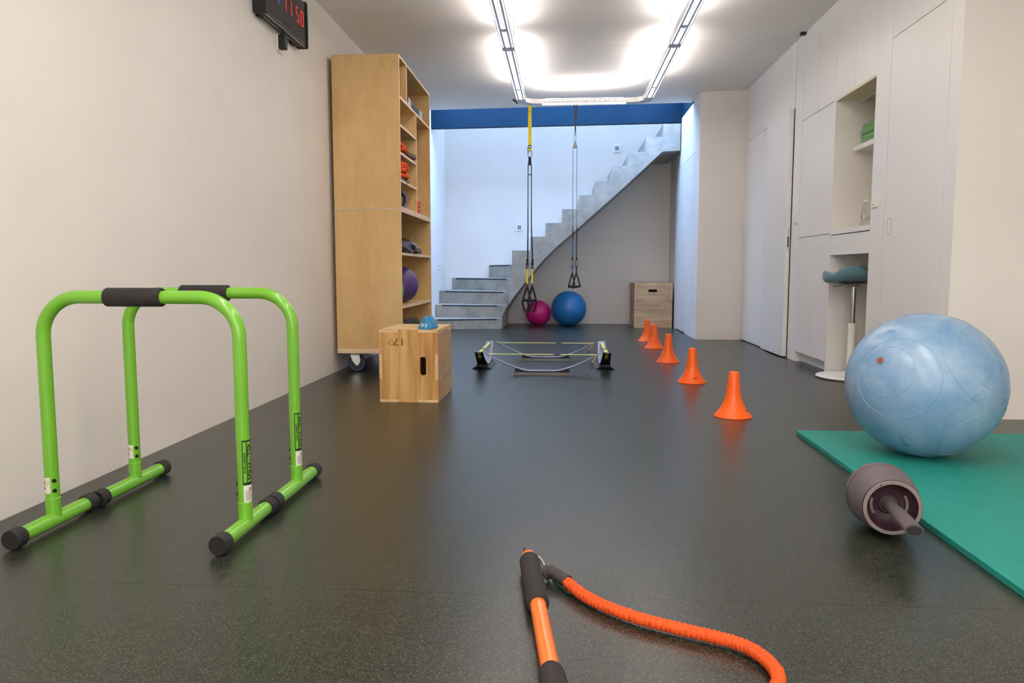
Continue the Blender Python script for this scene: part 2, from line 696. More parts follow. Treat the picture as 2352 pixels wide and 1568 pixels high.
obj('pull_recess', prism(bm_new(), rrect(4.731, 4.779, 0.999, 1.094, 0.012), 0.001, 'x', 1.9990), WHITEP, d3)


# ------------------------------------------------------------ built-in joinery
cup = thing('tall_cupboard', 'tall white flush-fronted built-in cupboard between the edge-on door and the open niche', 'cupboard', (2.0, 6.53, 0))
bm = bm_new()
box(bm, 0.022, 0.7, -0.018, 0.0, 0, 2.74)
box(bm, 0.0, 0.7, -0.775, -0.745, 0, 2.74)
box(bm, 0.022, 0.04, -0.745, -0.018, 0.085, 2.74)
box(bm, 0.0, 0.022, -0.018, 0.0, 0, 0.085)
obj('carcass', bm, PANEL, cup)
for (y0, y1) in ((-0.378, -0.002), (-0.743, -0.382)):
    for (z0, z1) in ((0.085, 1.051), (1.056, 2.026), (2.031, 2.75)):
        obj('door', bx(0.0, 0.02, y0, y1, z0, z1), PANEL, cup, bevel=0.0008, seg=1)
obj('plinth', bx(0.06, 0.075, -0.745, 0.0, 0, 0.085), PANEL, cup)

nic = thing('desk_niche', 'white built-in desk niche with open shelf, drawer and knee space', 'built-in desk', (2.0, 5.755, 0))
W0, W1 = -0.71, 0.0
bm = bm_new()
box(bm, 0.0, 0.6, -0.7115, W0, 0, 2.74)             # near side
box(bm, 0.55, 0.6, -0.725, 0.0, 0, 2.74)           # back
box(bm, 0.0, 0.6, W0, 0.0, 2.018, 2.0295)          # niche ceiling
obj('carcass', bm, NICHE, nic)
obj('led_profile', bx(0.165, 0.18, W0 + 0.02, -0.05, 2.010, 2.018), WHITEP, nic)
for (y0, y1) in ((-0.352, -0.002), (-0.708, -0.356)):
    obj('door', bx(0.0, 0.02, y0, y1, 2.031, 2.75), PANEL, nic, bevel=0.0008, seg=1)
obj('shelf', bx(0.14, 0.55, W0, W1, 1.655, 1.69), WHITEP, nic, bevel=0.001, seg=1)
obj('desk_top', bx(0.0, 0.55, W0, W1, 1.043, 1.078), PANEL, nic, bevel=0.0015)
obj('drawer', bx(0.0, 0.5, W0 + 0.002, W1 - 0.002, 0.892, 1.036), PANEL, nic, bevel=0.001, seg=1)
tag(obj('ceiling_bracket', bx(1.955, 1.995, 6.50, 6.54, 2.725, 2.748), BLACK, bevel=0.004), 'small dark bracket at the top front corner of the tall white cupboard', 'bracket')


def switch(y, z, h, label, wy=0.082):
    t = thing('light_switch', label, 'switch', (2.0, y, z))
    obj('switch_plate', prism(bm_new(), rrect(-wy / 2, wy / 2, -h / 2, h / 2, 0.008), 0.009, 'x', -0.009), WHITEP, t, bevel=0.002)
    obj('rocker', bx(-0.014, -0.008, -0.002 + 0.0, 0.030, -0.025, 0.03), WHITEP, t, bevel=0.0015)
    return t


switch(4.973, 1.228, 0.094, 'white light switch on the panel between the niche and the nearest door')
switch(6.60, 1.227, 0.096, 'small white light switch between the edge-on door and the tall cupboard')
for x, z, lab in ((0.758, 2.53, 'white square switch plate high on the stairwell back wall beside the upper steps'),
                  (-0.648, 1.411, 'white square switch plate low on the stairwell back wall left of the yellow strap')):
    t = thing('wall_switch', lab, 'switch', (x, 10.96, z))
    obj('switch_plate', bx(-0.052, 0.052, -0.01, 0, -0.052, 0.052), WHITEP, t, bevel=0.002)
    obj('sensor_window', bx(-0.028, 0.028, -0.0125, -0.009, -0.028, 0.028), mat('grey_switch_key', (128, 138, 158), 0.4), t)
t = thing('wall_socket_cover', 'small white cover plate on the left stairwell wall above the lowest steps', 'socket', (-1.745, 10.35, 0.86))
obj('cover_plate', bx(0, 0.008, -0.08, 0.08, -0.06, 0.06), WHITEP, t, bevel=0.002)
obj('socket_hole', bx(0.007, 0.009, -0.015, 0.015, -0.03, 0.0), BLACK, t)

# ------------------------------------------------------------ staircase
stair = thing('staircase', 'grey cast concrete staircase turning and climbing to the right', 'staircase', (0, 9.84, 0))
tops = [(-0.68, 1.045), (-0.438, 1.225), (-0.238, 1.403), (-0.022, 1.581), (0.198, 1.762), (0.411, 1.943), (0.628, 2.127),
        (0.843, 2.306), (1.058, 2.491), (1.271, 2.655)]
prof = [(-0.82, 0.0), (-0.82, 0.32), (-0.735, 0.32), (-0.735, 0.675), (-0.70, 0.675), (-0.70, 0.862), (-0.68, 0.862)]
for i, (x, z) in enumerate(tops):
    prof.append((x, z))
    nx = tops[i + 1][0] if i + 1 < len(tops) else 1.49
    prof.append((nx, z))
prof += [(1.49, 2.315), (1.265, 2.306), (0.987, 2.049), (0.694, 1.779), (0.404, 1.523), (0.105, 1.259), (-0.094, 1.089),
         (-0.26, 0.925), (-0.394, 0.769), (-0.518, 0.607), (-0.61, 0.49), (-0.68, 0.395), (-0.76, 0.275), (-0.81, 0.18), (-0.817, 0.0)]
obj('flight', prism(bm_new(), prof, 1.12, 'y', 0.0), CONC, stair, bevel=0.004)
wind = [(0.145, (-0.82, 9.84), (-1.745, 9.63)), (0.32, (-0.82, 9.90), (-1.745, 10.0)), (0.50, (-0.745, 9.95), (-1.745, 10.37)),
        (0.675, (-0.725, 10.0), (-1.653, 10.96)), (0.862, (-0.70, 10.05), (-1.10, 10.96))]
for i, (z, a, b) in enumerate(wind):
    if b[1] < 10.95:
        fp = [a, b, (-1.745, 10.958), (-0.9, 10.958)]
        if a[0] > -0.8:
            fp = [a, b, (-1.745, 10.958), (-0.86, 10.958)]
    else:
        fp = [a, b, (-0.72, 10.958)]
    z0 = [0.0, 0.0, 0.30, 0.47, 0.66][i]
    fp = [(p[0], p[1] - 9.84) for p in fp]
    s = obj('step', prism(bm_new(), fp, z - z0, 'z', z0), CONC, stair, bevel=0.004)
    A, B = Vector((a[0], a[1] - 9.84, 0)), Vector((b[0], b[1] - 9.84, 0))
    dv = (B - A).normalized()
    L = (B - A).length
    nrm = Vector((-dv.y, dv.x, 0))
    if nrm.y > 0:
        nrm = -nrm
    p0, p1 = A + dv * 0.07, B - dv * (0.10 if i < 4 else 0.06)
    q = bm_new()
    vv = []
    for zz in (z - 0.022, z - 0.006):
        for (p, off) in ((p0, -0.005), (p1, -0.005), (p1, 0.002), (p0, 0.002)):
            c = p + nrm * off
            vv.append(q.verts.new((c.x, c.y, zz)))
    for f in ((0, 1, 2, 3), (4, 5, 6, 7), (0, 1, 5, 4), (1, 2, 6, 5), (2, 3, 7, 6), (3, 0, 4, 7)):
        q.faces.new([vv[j] for j in f])
    obj('nosing_strip', q, mat('dark_nosing', (48, 50, 58), 0.7), s)

# ------------------------------------------------------------ suspended light ring
lamp = thing('suspended_light', 'suspended U-shaped aluminium ceiling light glowing up and down', 'ceiling light', (0, 0, 2.5))
XL, XRr, YC, RC = -0.441, 0.845, 7.905, 0.15
path2 = [(XL, -2.35), (XL, 1.0), (XL, 4.1), (XL, YC - RC)] + arc(XL + RC, YC - RC, RC, 180, 90, 8)[1:] + arc(XRr - RC, YC - RC, RC, 90, 0, 8) + [(XRr, 4.0), (XRr, 1.0), (XRr, -2.35)]
def sweep_u(bm, off0, off1, z0, z1, p2=path2):
    """rectangular section swept along the U; off = sideways offset to the inside"""
    rows = []
    n = len(p2)
    for i, p in enumerate(p2):
        a = Vector(p2[max(i - 1, 0)])
        b = Vector(p2[min(i + 1, n - 1)])
        t = (b - a).normalized()
        nr = Vector((t.y, -t.x))
        rows.append([bm.verts.new((p[0] + nr.x * o, p[1] + nr.y * o, z)) for (o, z) in ((off0, z0), (off1, z0), (off1, z1), (off0, z1))])
    for A, B in zip(rows, rows[1:]):
        for k in range(4):
            bm.faces.new((A[k], A[(k + 1) % 4], B[(k + 1) % 4], B[k]))
    bm.faces.new(rows[0])
    bm.faces.new(rows[-1])
    return bm
obj('housing', sweep_u(bm_new(), -0.0445, 0.0445, 0.002, 0.042), ALU, lamp)
bm = sweep_u(bm_new(), 0.0445, 0.0465, 0.0, 0.045)
sweep_u(bm, -0.0465, -0.0445, 0.0, 0.045)
obj('side_rail', bm, ALUW, lamp)
# perforated louvre: rows of lit perforations in the underside of the straight runs
bm = bm_new()
def dash(cx, cy, hx, hy, z=0.0012):
    vs = [bm.verts.new(p) for p in ((cx - hx, cy - hy, z), (cx + hx, cy - hy, z), (cx + hx, cy + hy, z), (cx - hx, cy + hy, z))]
    bm.faces.new(vs)
tubes_y = [(6.30, 7.62), (4.55, 5.85), (2.80, 4.10), (1.05, 2.35), (-0.7, 0.6), (-2.3, -1.0)]
for X in (XL, XRr):
    for (a, b) in ((6.0, 7.70), (4.2, 5.93), (2.45, 4.13)):
        y = a + 0.03
        k = 0
        while y < b - 0.02:
            near = y > 3.0
            dash(X - 0.037, y, 0.0032, 0.0070)
            dash(X + 0.037, y, 0.0032, 0.0070)
            if not (a + 0.10 < y - 0 and abs(y - (b - 0.42)) < 0.03):
                dash(X - 0.0125, y, 0.0035, 0.0070)
                dash(X + 0.0125, y, 0.0035, 0.0070)
                dash(X, y + 0.009, 0.0035, 0.0028)
            y += 0.021 if near else 0.045
            k += 1
x = XL + 0.22
while x < XRr - 0.2:
    for dy in (-0.037, -0.0125, 0.0125, 0.037):
        dash(x, YC + dy, 0.010, 0.0035)
    dash(x + 0.015, YC, 0.004, 0.0035)
    x += 0.030
obj('louvre_lights', bm, mat('louvre_glow', (255, 255, 255), 0.5, emit=(255, 244, 232), estr=LAMP_DOWN), lamp)
bm = bm_new()
x = XL + 0.24
while x < XRr - 0.22:
    vs = [bm.verts.new(p) for p in ((x, YC - 0.0470, 0.026), (x + 0.03, YC - 0.0470, 0.026), (x + 0.03, YC - 0.0470, 0.031), (x, YC - 0.0470, 0.031))]
    bm.faces.new(vs)
    x += 0.048
obj('side_slots', bm, LED, lamp)
# joints, end caps, hangers
for X, yj in ((XL, 5.965), (XRr, 5.885), (XL, YC - RC - 0.03), (XRr, YC - RC - 0.03)):
    obj('joint_collar', bx(X - 0.049, X + 0.049, yj - 0.004, yj + 0.004, -0.002, 0.047), STEEL, lamp)
for X, yj in ((XL, 5.92), (XL, 7.62), (XRr, 5.85), (XRr, 7.62), (XL, 4.15), (XRr, 4.15), (XL, 2.4), (XRr, 2.4)):
    xi = X + (0.045 if X < 0 else -0.045)
    bm = tb([(xi, yj, zc(xi) - 2.5), (xi, yj, 0.12)], 0.0018, seg=6)
    tube(bm, [(xi, yj, 0.12), (xi, yj + 0.07, 0.045)], 0.0018, seg=6)
    tube(bm, [(xi, yj, 0.12), (xi, yj - 0.07, 0.045)], 0.0018, seg=6)
    tube(bm, [(xi, yj, zc(xi) - 2.506), (xi, yj, zc(xi) - 2.499)], 0.012, seg=12)
    obj('hanger_wire', bm, GREYM, lamp)
obj('cable_gland', tb([(XL - 0.09, YC - 0.07, 0.04), (XL - 0.055, YC - 0.06, 0.02), (XL - 0.045, YC - 0.06, 0.0)], 0.012, seg=8), BLACK, lamp)
# glowing tubes lying in the open top of the housing, with their light
bm = bm_new()
for X in (XL, XRr):
    for (a, b) in tubes_y:
        tube(bm, [(X, a, 0.05), (X, b, 0.05)], 0.008, seg=8)
tube(bm, [(XL + 0.24, YC, 0.05), (XRr - 0.24, YC, 0.05)], 0.008, seg=8)
obj('tube', bm, LED, lamp)
for X in (XL, XRr):
    for (a, b) in tubes_y:
        yc = (a + b) / 2
        o = area('tube_uplight', (X, yc, 0.062), 0.07, b - a, LAMP_UP, LAMP_COL, (PI, 0, 0)); o.parent = lamp
        if b < 2.5:      # out-of-view sections carry added downlights that brighten the room
            o = area('fill_downlight', (X, yc, -0.004), 0.08, b - a, LAMP_FILL, LAMP_COL); o.parent = lamp
o = area('tube_uplight', ((XL + XRr) / 2, YC, 0.062), 0.8, 0.07, LAMP_UP * 0.7, LAMP_COL, (PI, 0, 0)); o.parent = lamp

# ------------------------------------------------------------ plywood cabinet on casters
cab = thing('shelf_cabinet', 'tall birch plywood cabinet on blue casters, open shelves facing right', 'cabinet', (-1.712, 5.5, 0))
CW, CD, ZB, ZT = 0.502, 1.25, 0.151, 2.352
T = 0.018
bm = bm_new()
for (z0, z1) in ((ZB, 1.2285), (1.2425, ZT)):
    box(bm, 0, CW, 0, T, z0, z1)                       # near side panel
    box(bm, 0, CW, CD - T, CD, z0, z1)
    box(bm, 0, T, T, CD - T, z0, z1)
obj('side_panels', bm, BIRCH, cab, bevel=0.0008, seg=1)
obj('base_rail', bx(-0.0006, CW, -0.0012, T, ZB, ZB + 0.036), BIRCH_E, cab)
bm = bm_new()
box(bm, -0.0006, CW + 0.0008, -0.0016, CD, 1.2295, 1.2345)
box(bm, -0.0006, CW + 0.0008, -0.0016, CD, 1.2365, 1.2415)
obj('joint_boards', bm, BIRCH_E, cab)
def shelf(name, y0, y1, z, th=T):
    bm = bx(T, CW, y0, y1, z, z + th)
    box(bm, CW, CW + 0.0012, y0, y1, z, z + th, mi=1)
    obj(name, bm, [BIRCH, BIRCH_E], cab)
shelf('top_panel', T, CD - T, ZT - T)
shelf('shelf', T, CD - T, 2.04)
shelf('shelf', T, 0.615, 1.838)
shelf('shelf', T, 0.615, 1.636)
shelf('shelf', T, 0.615, 1.436)
shelf('shelf', T, CD - T, 1.215, 0.040)
shelf('shelf', T, CD - T, 0.893, 0.02)
shelf('shelf', T, CD - T, 0.492, 0.025)
shelf('bottom_panel', T, CD - T, ZB + 0.01, 0.025)
for (y, z0, z1) in ((0.26, 2.058, ZT - T), (0.615, 1.255, 2.04)):
    bm = bx(T, CW, y, y + T, z0, z1)
    box(bm, CW, CW + 0.0012, y, y + T, z0, z1, mi=1)
    obj('divider', bm, [BIRCH, BIRCH_E], cab)
for (y0, y1) in ((0, T), (CD - T, CD)):
    obj('edge_banding', bx(CW, CW + 0.0012, y0, y1, ZB, ZT), BIRCH_E, cab)
CBLUE = mat('blue_caster_tread', (28, 40, 92), 0.45)
for (x, y, an) in ((0.105, 0.10, 15), (0.40, 0.10, -40), (0.105, 1.15, 60), (0.40, 1.15, 20)):
    M = Matrix.Translation((x, y, 0)) @ Matrix.Rotation(math.radians(an), 4, 'Z')
    bm = bx(-0.045, 0.045, -0.04, 0.04, 0.145, 0.151, M)
    lathe(bm, [(0.0, 0.130), (0.032, 0.130), (0.034, 0.145), (0.0, 0.145)], seg=20, M=M)
    for s in (-1, 1):
        prism2 = [(-0.035, 0.132), (0.034, 0.132), (0.042, 0.055 + 0.03), (0.026, 0.048), (0.008, 0.048), (-0.02, 0.085)]
        b2 = prism(bm_new(), prism2, 0.003, 'y', s * 0.021 - 0.0015)
        for vv in b2.verts:
            vv.co = M @ vv.co
        mtmp = bpy.data.meshes.new('tmp'); b2.to_mesh(mtmp); b2.free(); bm.from_mesh(mtmp); bpy.data.meshes.remove(mtmp)
    c = obj('caster', bm, STEEL, cab, bevel=0.001, seg=1)
    Mw = M @ Matrix.Translation((0.015, 0, 0.0625)) @ Matrix.Rotation(PI / 2, 4, 'X')
    wprof = [(0.0, -0.012), (0.043, -0.012), (0.044, -0.016), (0.058, -0.016), (0.0622, -0.010), (0.0622, 0.010), (0.058, 0.016), (0.044, 0.016), (0.043, 0.012), (0.0, 0.012)]
    obj('wheel', lt(wprof, seg=36, M=Mw), CBLUE, c, smooth=True)
    obj('wheel_hub', lt([(0.0, -0.0135), (0.042, -0.0135), (0.042, 0.0135), (0.0, 0.0135)], seg=28, M=Mw), BLACK, c)
    obj('brake_lever', bx(0.03, 0.062, -0.016, 0.016, 0.118, 0.124, M), BLACK, c, bevel=0.002)

# ---- things on the cabinet shelves (world coordinates)
CX = -1.712
case = thing('step_case', 'long grey plastic case with pale clasps in the top compartment of the cabinet', 'case', (-1.40, 6.19, 2.058))
obj('case_body', bx(-0.15, 0.165, -0.37, 0.39, 0.0, 0.095), mat('grey_case_plastic', (104, 108, 116), 0.5), case, bevel=0.02, seg=4)
obj('recess', bx(0.160, 0.1665, -0.10, 0.17, 0.022, 0.075), BLACK, case)
for y in (-0.22, 0.27):
    obj('clasp', bx(0.155, 0.1695, y - 0.045, y + 0.045, 0.004, 0.085), mat('pale_grey_plastic', (178, 180, 184), 0.45), case, bevel=0.004)
obj('clasp_inset', bx(0.165, 0.1715, -0.30, -0.265, 0.05, 0.085), BLACK, case)


def rope_bundle(name, label, loc, seedv, dims, n=5):
    rnd = random.Random(seedv)
    t = thing(name, label, 'resistance bands', loc, 0, 'orange band bundles on the cabinet shelves')
    dx, dy, dz = dims
    bm = bm_new()
    for k in range(n):
        pts = []
        for j in range(9):
            a = 2 * PI * j / 9
            pts.append((rnd.uniform(-.15, .15) * dx + dx * 0.36 * math.cos(a + k), dy * 0.42 * math.sin(a + k) + rnd.uniform(-.06, .06) * dy,
                        0.02 + (dz - 0.04) * (k / max(1, n - 1)) * rnd.uniform(0.75, 1.0)))
        pp = smooth_path(pts, 12, closed=True)
        ph = rnd.random() * 6
        tube(bm, pp, 0.016, seg=12, closed=True, rfun=lambda i, a, r, ph=ph: r * (1 + 0.28 * math.sin(i * 1.9 + ph) * math.cos(a * 2 + i * 0.3)))
    obj('ruffled_sleeve', bm, OROPE, t, smooth=True, angle=180)
    return t


t = rope_bundle('band_bundle', 'bundle of ruffled orange bands with long brown grip, on upper small shelf of cabinet', (-1.31, 5.66, 1.656), 3, (0.21, 0.24, 0.10))
obj('grip_bar', bx(0.02, 0.098, 0.12, 0.52, 0.006, 0.048, Matrix.Rotation(math.radians(2), 4, 'X')), mat('brown_fabric', (96, 76, 54), 0.8), t, bevel=0.012, seg=3)
t = rope_bundle('band_bundle', 'tangled pile of ruffled orange bands on brown strap, on the lower small shelf of cabinet', (-1.31, 5.70, 1.458), 11, (0.21, 0.34, 0.15), 8)
obj('grip_bar', bx(-0.02, 0.098, -0.17, 0.16, -0.003, 0.018), mat('brown_fabric', (96, 76, 54), 0.8), t, bevel=0.006)
obj('strap_end', bx(0.100, 0.103, 0.02, 0.038, -0.03, 0.008), mat('brown_fabric', (96, 76, 54), 0.8), t)
# pilates ring
LILAC = mat('lilac_plastic', (104, 100, 148), 0.45)
t = thing('pilates_ring', 'upright lilac exercise ring lined in black, in small cabinet compartment', 'exercise ring', (-1.315, 5.86, 1.256))
M = Matrix.Translation((0, 0, 0.0785)) @ Matrix.Rotation(math.radians(25), 4, 'Z') @ Matrix.Rotation(math.radians(90), 4, 'X')
prof = [(0.165, -0.02), (0.178, -0.02), (0.178, 0.02), (0.165, 0.02), (0.165, -0.02)]
prof = [(r - 0.10, z) for r, z in prof]
obj('ring', lt(prof, seg=48, M=M), LILAC, t, smooth=True)
obj('inner_pad', lt([(0.055, -0.017), (0.0645, -0.017), (0.0645, 0.017), (0.055, 0.017), (0.055, -0.017)], seg=48, M=M), FOAM, t, smooth=True)
obj('handle_pad', bx(-0.02, 0.088, -0.13, -0.04, 0.0, 0.02), LILAC, t, bevel=0.009, seg=3)
# stack of small orange marker cones
for k in range(6):
    t = tag(obj('marker_cone', lt([(0.075, 0.0), (0.078, 0.002), (0.062, 0.018), (0.046, 0.045), (0.03, 0.048), (0.03, 0.044), (0.043, 0.041), (0.058, 0.016), (0.073, 0.0)], seg=32), ORANGE, smooth=True),
            ['lowest orange marker cone in the nested stack on cabinet shelf', 'second from bottom orange marker cone in the nested cabinet stack',
             'third from bottom orange marker cone in the nested cabinet stack', 'fourth from bottom orange marker cone in the nested cabinet stack',
             'fifth from bottom orange marker cone in the nested cabinet stack', 'topmost orange marker cone of the nested stack on cabinet shelf'][k],
            'cone', 'marker cones stacked in the cabinet')
    t.location = (-1.283, 6.265, 1.2555 + 0.0195 * k)
# black drawstring bag
bag = thing('equipment_bag', 'slumped black bag with white lettering on the middle shelf of the cabinet', 'bag', (-1.35, 6.12, 0.913))
bm = bm_new()
nu, nv = 40, 14
grid = []
for i in range(nu + 1):
    row = []
    u = i / nu
    y = -0.56 + 1.12 * u
    hgt = 0.115 * (max(0, math.sin(PI * min(1, max(0, (u * 1.02)))) ) ** 0.55) * (1.15 - 0.55 * u) + 0.012
    if 0.40 < u < 0.50:
        hgt += 0.018 * math.sin(PI * (u - 0.40) / 0.10)
    wdt = 0.13 * (math.sin(PI * min(0.98, max(0.02, u))) ** 0.4)
    for j in range(nv):
        a = 2 * PI * j / nv
        rr = 1 + 0.06 * math.sin(5 * u * 6 + 2 * a)
        row.append(bm.verts.new((wdt * math.cos(a) * rr, y, hgt * 0.5 + hgt * 0.5 * math.sin(a) * rr if math.sin(a) > 0 else hgt * 0.5 * (1 + math.sin(a)) )))
    grid.append(row)
for i in range(nu):
    for j in range(nv):
        bm.faces.new((grid[i][j], grid[i][(j + 1) % nv], grid[i + 1][(j + 1) % nv], grid[i + 1][j]))
bm.faces.new(grid[0]); bm.faces.new(grid[-1])
obj('bag_body', bm, mat('black_nylon', (28, 26, 32), 0.5), bag, smooth=True, angle=180)
PRN = mat('white_print', (205, 200, 196), 0.6)
bm = bm_new()
for k, s in enumerate(('POWER', '', 'SYSTEMS')):
    b2 = text_bm(s, 0.030, bold=True, xs=1.6) if s else marks(6, 0.16, 0.024, 5)
    remap(b2, lambda u, v, k=k: (0.150 - 0.0 + 0.0, -0.03 + u * 1.15 + k * 0.035, 0.080 - k * 0.024 + v * 0.8))
    mt = bpy.data.meshes.new('tmp'); b2.to_mesh(mt); b2.free(); bm.from_mesh(mt); bpy.data.meshes.remove(mt)
pts = [(0.151, 0.03 + 0.50 * k / 18, 0.028 + 0.014 * math.cos(k / 18 * PI * 1.6) - 0.012 * (k / 18)) for k in range(19)]
strap(bm, pts, 0.007, (0, 0, 1), 0.001)
for v in bm.verts:
    u = (v.co.y + 0.56) / 1.12
    zz = v.co.z
    hgt = 0.115 * (math.sin(PI * min(1, max(0, u * 1.02))) ** 0.55) * (1.15 - 0.55 * u) + 0.012
    s = max(-0.98, min(0.98, (zz - hgt * 0.5) / (hgt * 0.5)))
    wdt = 0.13 * (math.sin(PI * min(0.98, max(0.02, u))) ** 0.4)
    v.co.x = wdt * math.sqrt(1 - s * s) * 1.06 + 0.006
obj('lettering', bm, PRN, bag)
obj('strap', st(smooth_path([(0.10, -0.58, 0.07), (0.12, -0.45, 0.06), (0.13, -0.34, 0.045), (0.14, -0.25, 0.02), (0.14, -0.18, 0.012)], 6), 0.03, (0, 0.3, 1), 0.005), mat('grey_webbing', (84, 86, 92), 0.7), bag)
obj('buckle', lt([(0, -0.004), (0.012, -0.004), (0.012, 0.004), (0, 0.004)], seg=16, M=Matrix.Translation((0.12, -0.535, 0.052)) @ Matrix.Rotation(PI / 2, 4, 'Y')), CHROME, bag)
obj('dangling_loop', st(smooth_path([(0.10, -0.5, 0.05), (0.125, -0.42, 0.02), (0.13, -0.3, 0.008), (0.12, -0.2, 0.02)], 6), 0.02, (0, 0.3, 1), 0.004), WEB, bag)


def ball(name, label, c, r, m, group=None, rz=None, seg=64):
    rz = rz or r
    t = thing(name, label, 'ball', (c[0], c[1], c[2] - rz), 0, group)
    n = 36
    prof = [(0.0, -rz)] + [(r * math.sin(PI * i / n), -rz * math.cos(PI * i / n)) for i in range(1, n)] + [(0.0, rz)]
    # settle: the underside is pressed flat where it rests
    zmin = -rz + 0.004
    prof = [(a, max(b, zmin)) for a, b in prof]
    obj('shell', lt(prof, seg=seg, M=Matrix.Translation((0, 0, rz - 0.004))), m, t, smooth=True, angle=180)
    return t


PURP = mat('purple_vinyl', (82, 58, 118), 0.4, noise=0.05, nscale=14)
t = ball('medicine_ball', 'purple ball on the lower cabinet shelf behind the green ball', (-1.335, 6.0, 0.517 + 0.15), 0.150, PURP)
obj('valve', lt([(0, 0.0), (0.016, 0.0), (0.016, 0.012), (0, 0.012)], seg=16, M=Matrix.Translation((0.075, -0.085, 0.055)) @ Matrix.Rotation(math.radians(120), 4, 'Y')), BLACK, t)
ball('medicine_ball', 'green ball mostly hidden by the cabinet side, in front of the purple ball', (-1.345, 5.665, 0.517 + 0.115), 0.115, mat('green_vinyl', (52, 150, 92), 0.4))
t = thing('push_up_wheel', 'black rubber wheel with foam grips on the bottom shelf of the cabinet', 'exercise wheel', (-1.30, 5.78, 0.186))
obj('wheel', lt([(0.06, -0.02), (0.105, -0.025), (0.125, -0.015), (0.125, 0.015), (0.105, 0.025), (0.06, 0.02), (0.06, -0.02)], seg=40,
                M=Matrix.Translation((0.02, -0.10, 0.166)) @ Matrix.Rotation(PI / 2, 4, 'Y')), RUBBER, t, smooth=True)
obj('grip', tb([(0.02, -0.10, 0.166), (0.045, 0.0, 0.172), (0.05, 0.40, 0.165), (0.05, 0.45, 0.13), (0.05, 0.46, 0.03)], 0.034, seg=16), FOAM, t, smooth=True)
obj('foot_plate', bx(-0.12, 0.085, -0.2, 0.5, 0.0, 0.04), RUBBER, t, bevel=0.01)


# ------------------------------------------------------------ plyometric boxes
def merge(bm, b2):
    mt = bpy.data.meshes.new('tmp'); b2.to_mesh(mt); b2.free(); bm.from_mesh(mt); bpy.data.meshes.remove(mt)
    return bm


pb = thing('plyo_box', 'upright pine plywood jump box in front of the cabinet, branded 17 inch upside down', 'jump box', (-1.084, 4.287, 0), math.radians(-0.6))
BW, BD, BH = 0.352, 0.485, 0.43
obj('front_panel', plate_holes([(0, 0), (BW, 0), (BW, BH), (0, BH)], [slot_loop(0.262, 0.216, 0.036, 0.110, 0.014)], 0.018, 'y', 0.0), PINE, pb)
obj('back_panel', bx(0, BW, BD - 0.018, BD, 0, BH), PINE, pb)
obj('side_panel', bx(BW - 0.018, BW, 0.018, BD - 0.018, 0, BH - 0.018), PINE_H, pb)
obj('side_panel', bx(0, 0.018, 0.018, BD - 0.018, 0, BH - 0.018), PINE_H, pb)
obj('top_panel', bx(0, BW, 0.0185, BD, BH - 0.016, BH + 0.0005), PINE_E, pb)
obj('bottom_panel', bx(0.018, BW - 0.018, 0.018, BD - 0.018, 0.002, 0.018), PINE, pb)
def tabs(parent, rects, y=-0.0006):
    for (x0, x1, z0, z1) in rects:
        obj('finger_joint', bx(x0, x1, y, y + 0.01, z0, z1), PINE_E, parent)
tabs(pb, [(0.0, 0.115, BH - 0.016, BH), (0.235, BW, BH - 0.016, BH), (0.003, 0.115, 0.0, 0.015), (0.232, BW - 0.002, 0.0, 0.015),
          (0.0, 0.015, 0.14, 0.285), (BW - 0.016, BW, 0.135, 0.285)])
obj('finger_joint', bx(BW - 0.01, BW + 0.0006, 0.02, 0.13, BH - 0.030, BH - 0.016), PINE_E, pb)
obj('finger_joint', bx(BW - 0.01, BW + 0.0006, 0.33, 0.47, BH - 0.030, BH - 0.016), PINE_E, pb)
b2 = text_bm('17', 0.058, bold=True, xs=1.25)
remap(b2, lambda u, v: (0.121 - u, -0.0008, 0.360 - v))
b3 = text_bm('Inch', 0.013, bold=True, xs=1.0)
remap(b3, lambda u, v: (0.073 - u, -0.0008, 0.372 - v))
merge(b2, b3)
def shield(k):
    return [(0.073 + k * x, 0.350 + k * z) for x, z in ((-0.019, 0.003), (-0.011, 0.004), (-0.010, 0.011), (0.010, 0.011), (0.011, 0.004), (0.019, 0.003), (0.014, -0.005), (0.006, -0.012), (-0.006, -0.012), (-0.014, -0.005))]
ring = plate_holes(shield(1.0), [shield(0.72)], 0.0006, 'y', -0.0008)
merge(b2, ring)
obj('branded_text', b2, BURN, pb)
b2 = marks(8, 0.085, 0.016, 4)
remap(b2, lambda u, v: (BW + 0.0008, 0.055 - v, 0.115 - u))
obj('side_text', b2, BURN, pb)

pb2 = thing('plyo_box', 'large pine plywood jump box standing under the stairs by the right wall', 'jump box', (0.975, 10.245, 0))
BW, BD, BH = 0.512, 0.69, 0.607
obj('front_panel', plate_holes([(0, 0), (BW, 0), (BW, BH), (0, BH)], [slot_loop(0.245, 0.505, 0.118, 0.036, 0.012)], 0.018, 'y', 0.0), PINE_H, pb2)
obj('back_panel', bx(0, BW, BD - 0.018, BD, 0, BH), PINE_H, pb2)
obj('side_panel', bx(BW - 0.018, BW, 0.018, BD - 0.018, 0, BH - 0.018), PINE_H, pb2)
obj('side_panel', bx(0, 0.018, 0.018, BD - 0.018, 0, BH - 0.018), PINE_H, pb2)
obj('top_panel', bx(0, BW, 0.0185, BD, BH - 0.016, BH + 0.0005), PINE_E, pb2)
tabs(pb2, [(0.175, 0.335, BH - 0.018, BH), (0.0, 0.014, 0.0, 0.18), (0.0, 0.014, 0.36, BH - 0.02), (BW - 0.014, BW, 0.0, 0.18), (BW - 0.014, BW, 0.38, BH - 0.02),
           (0.02, 0.16, 0.0, 0.018)])
b2 = marks(6, 0.20, 0.045, 8)
remap(b2, lambda u, v: (-0.0008, 0.30 + v, 0.30 + u))
obj('side_text', b2, BURN, pb2)

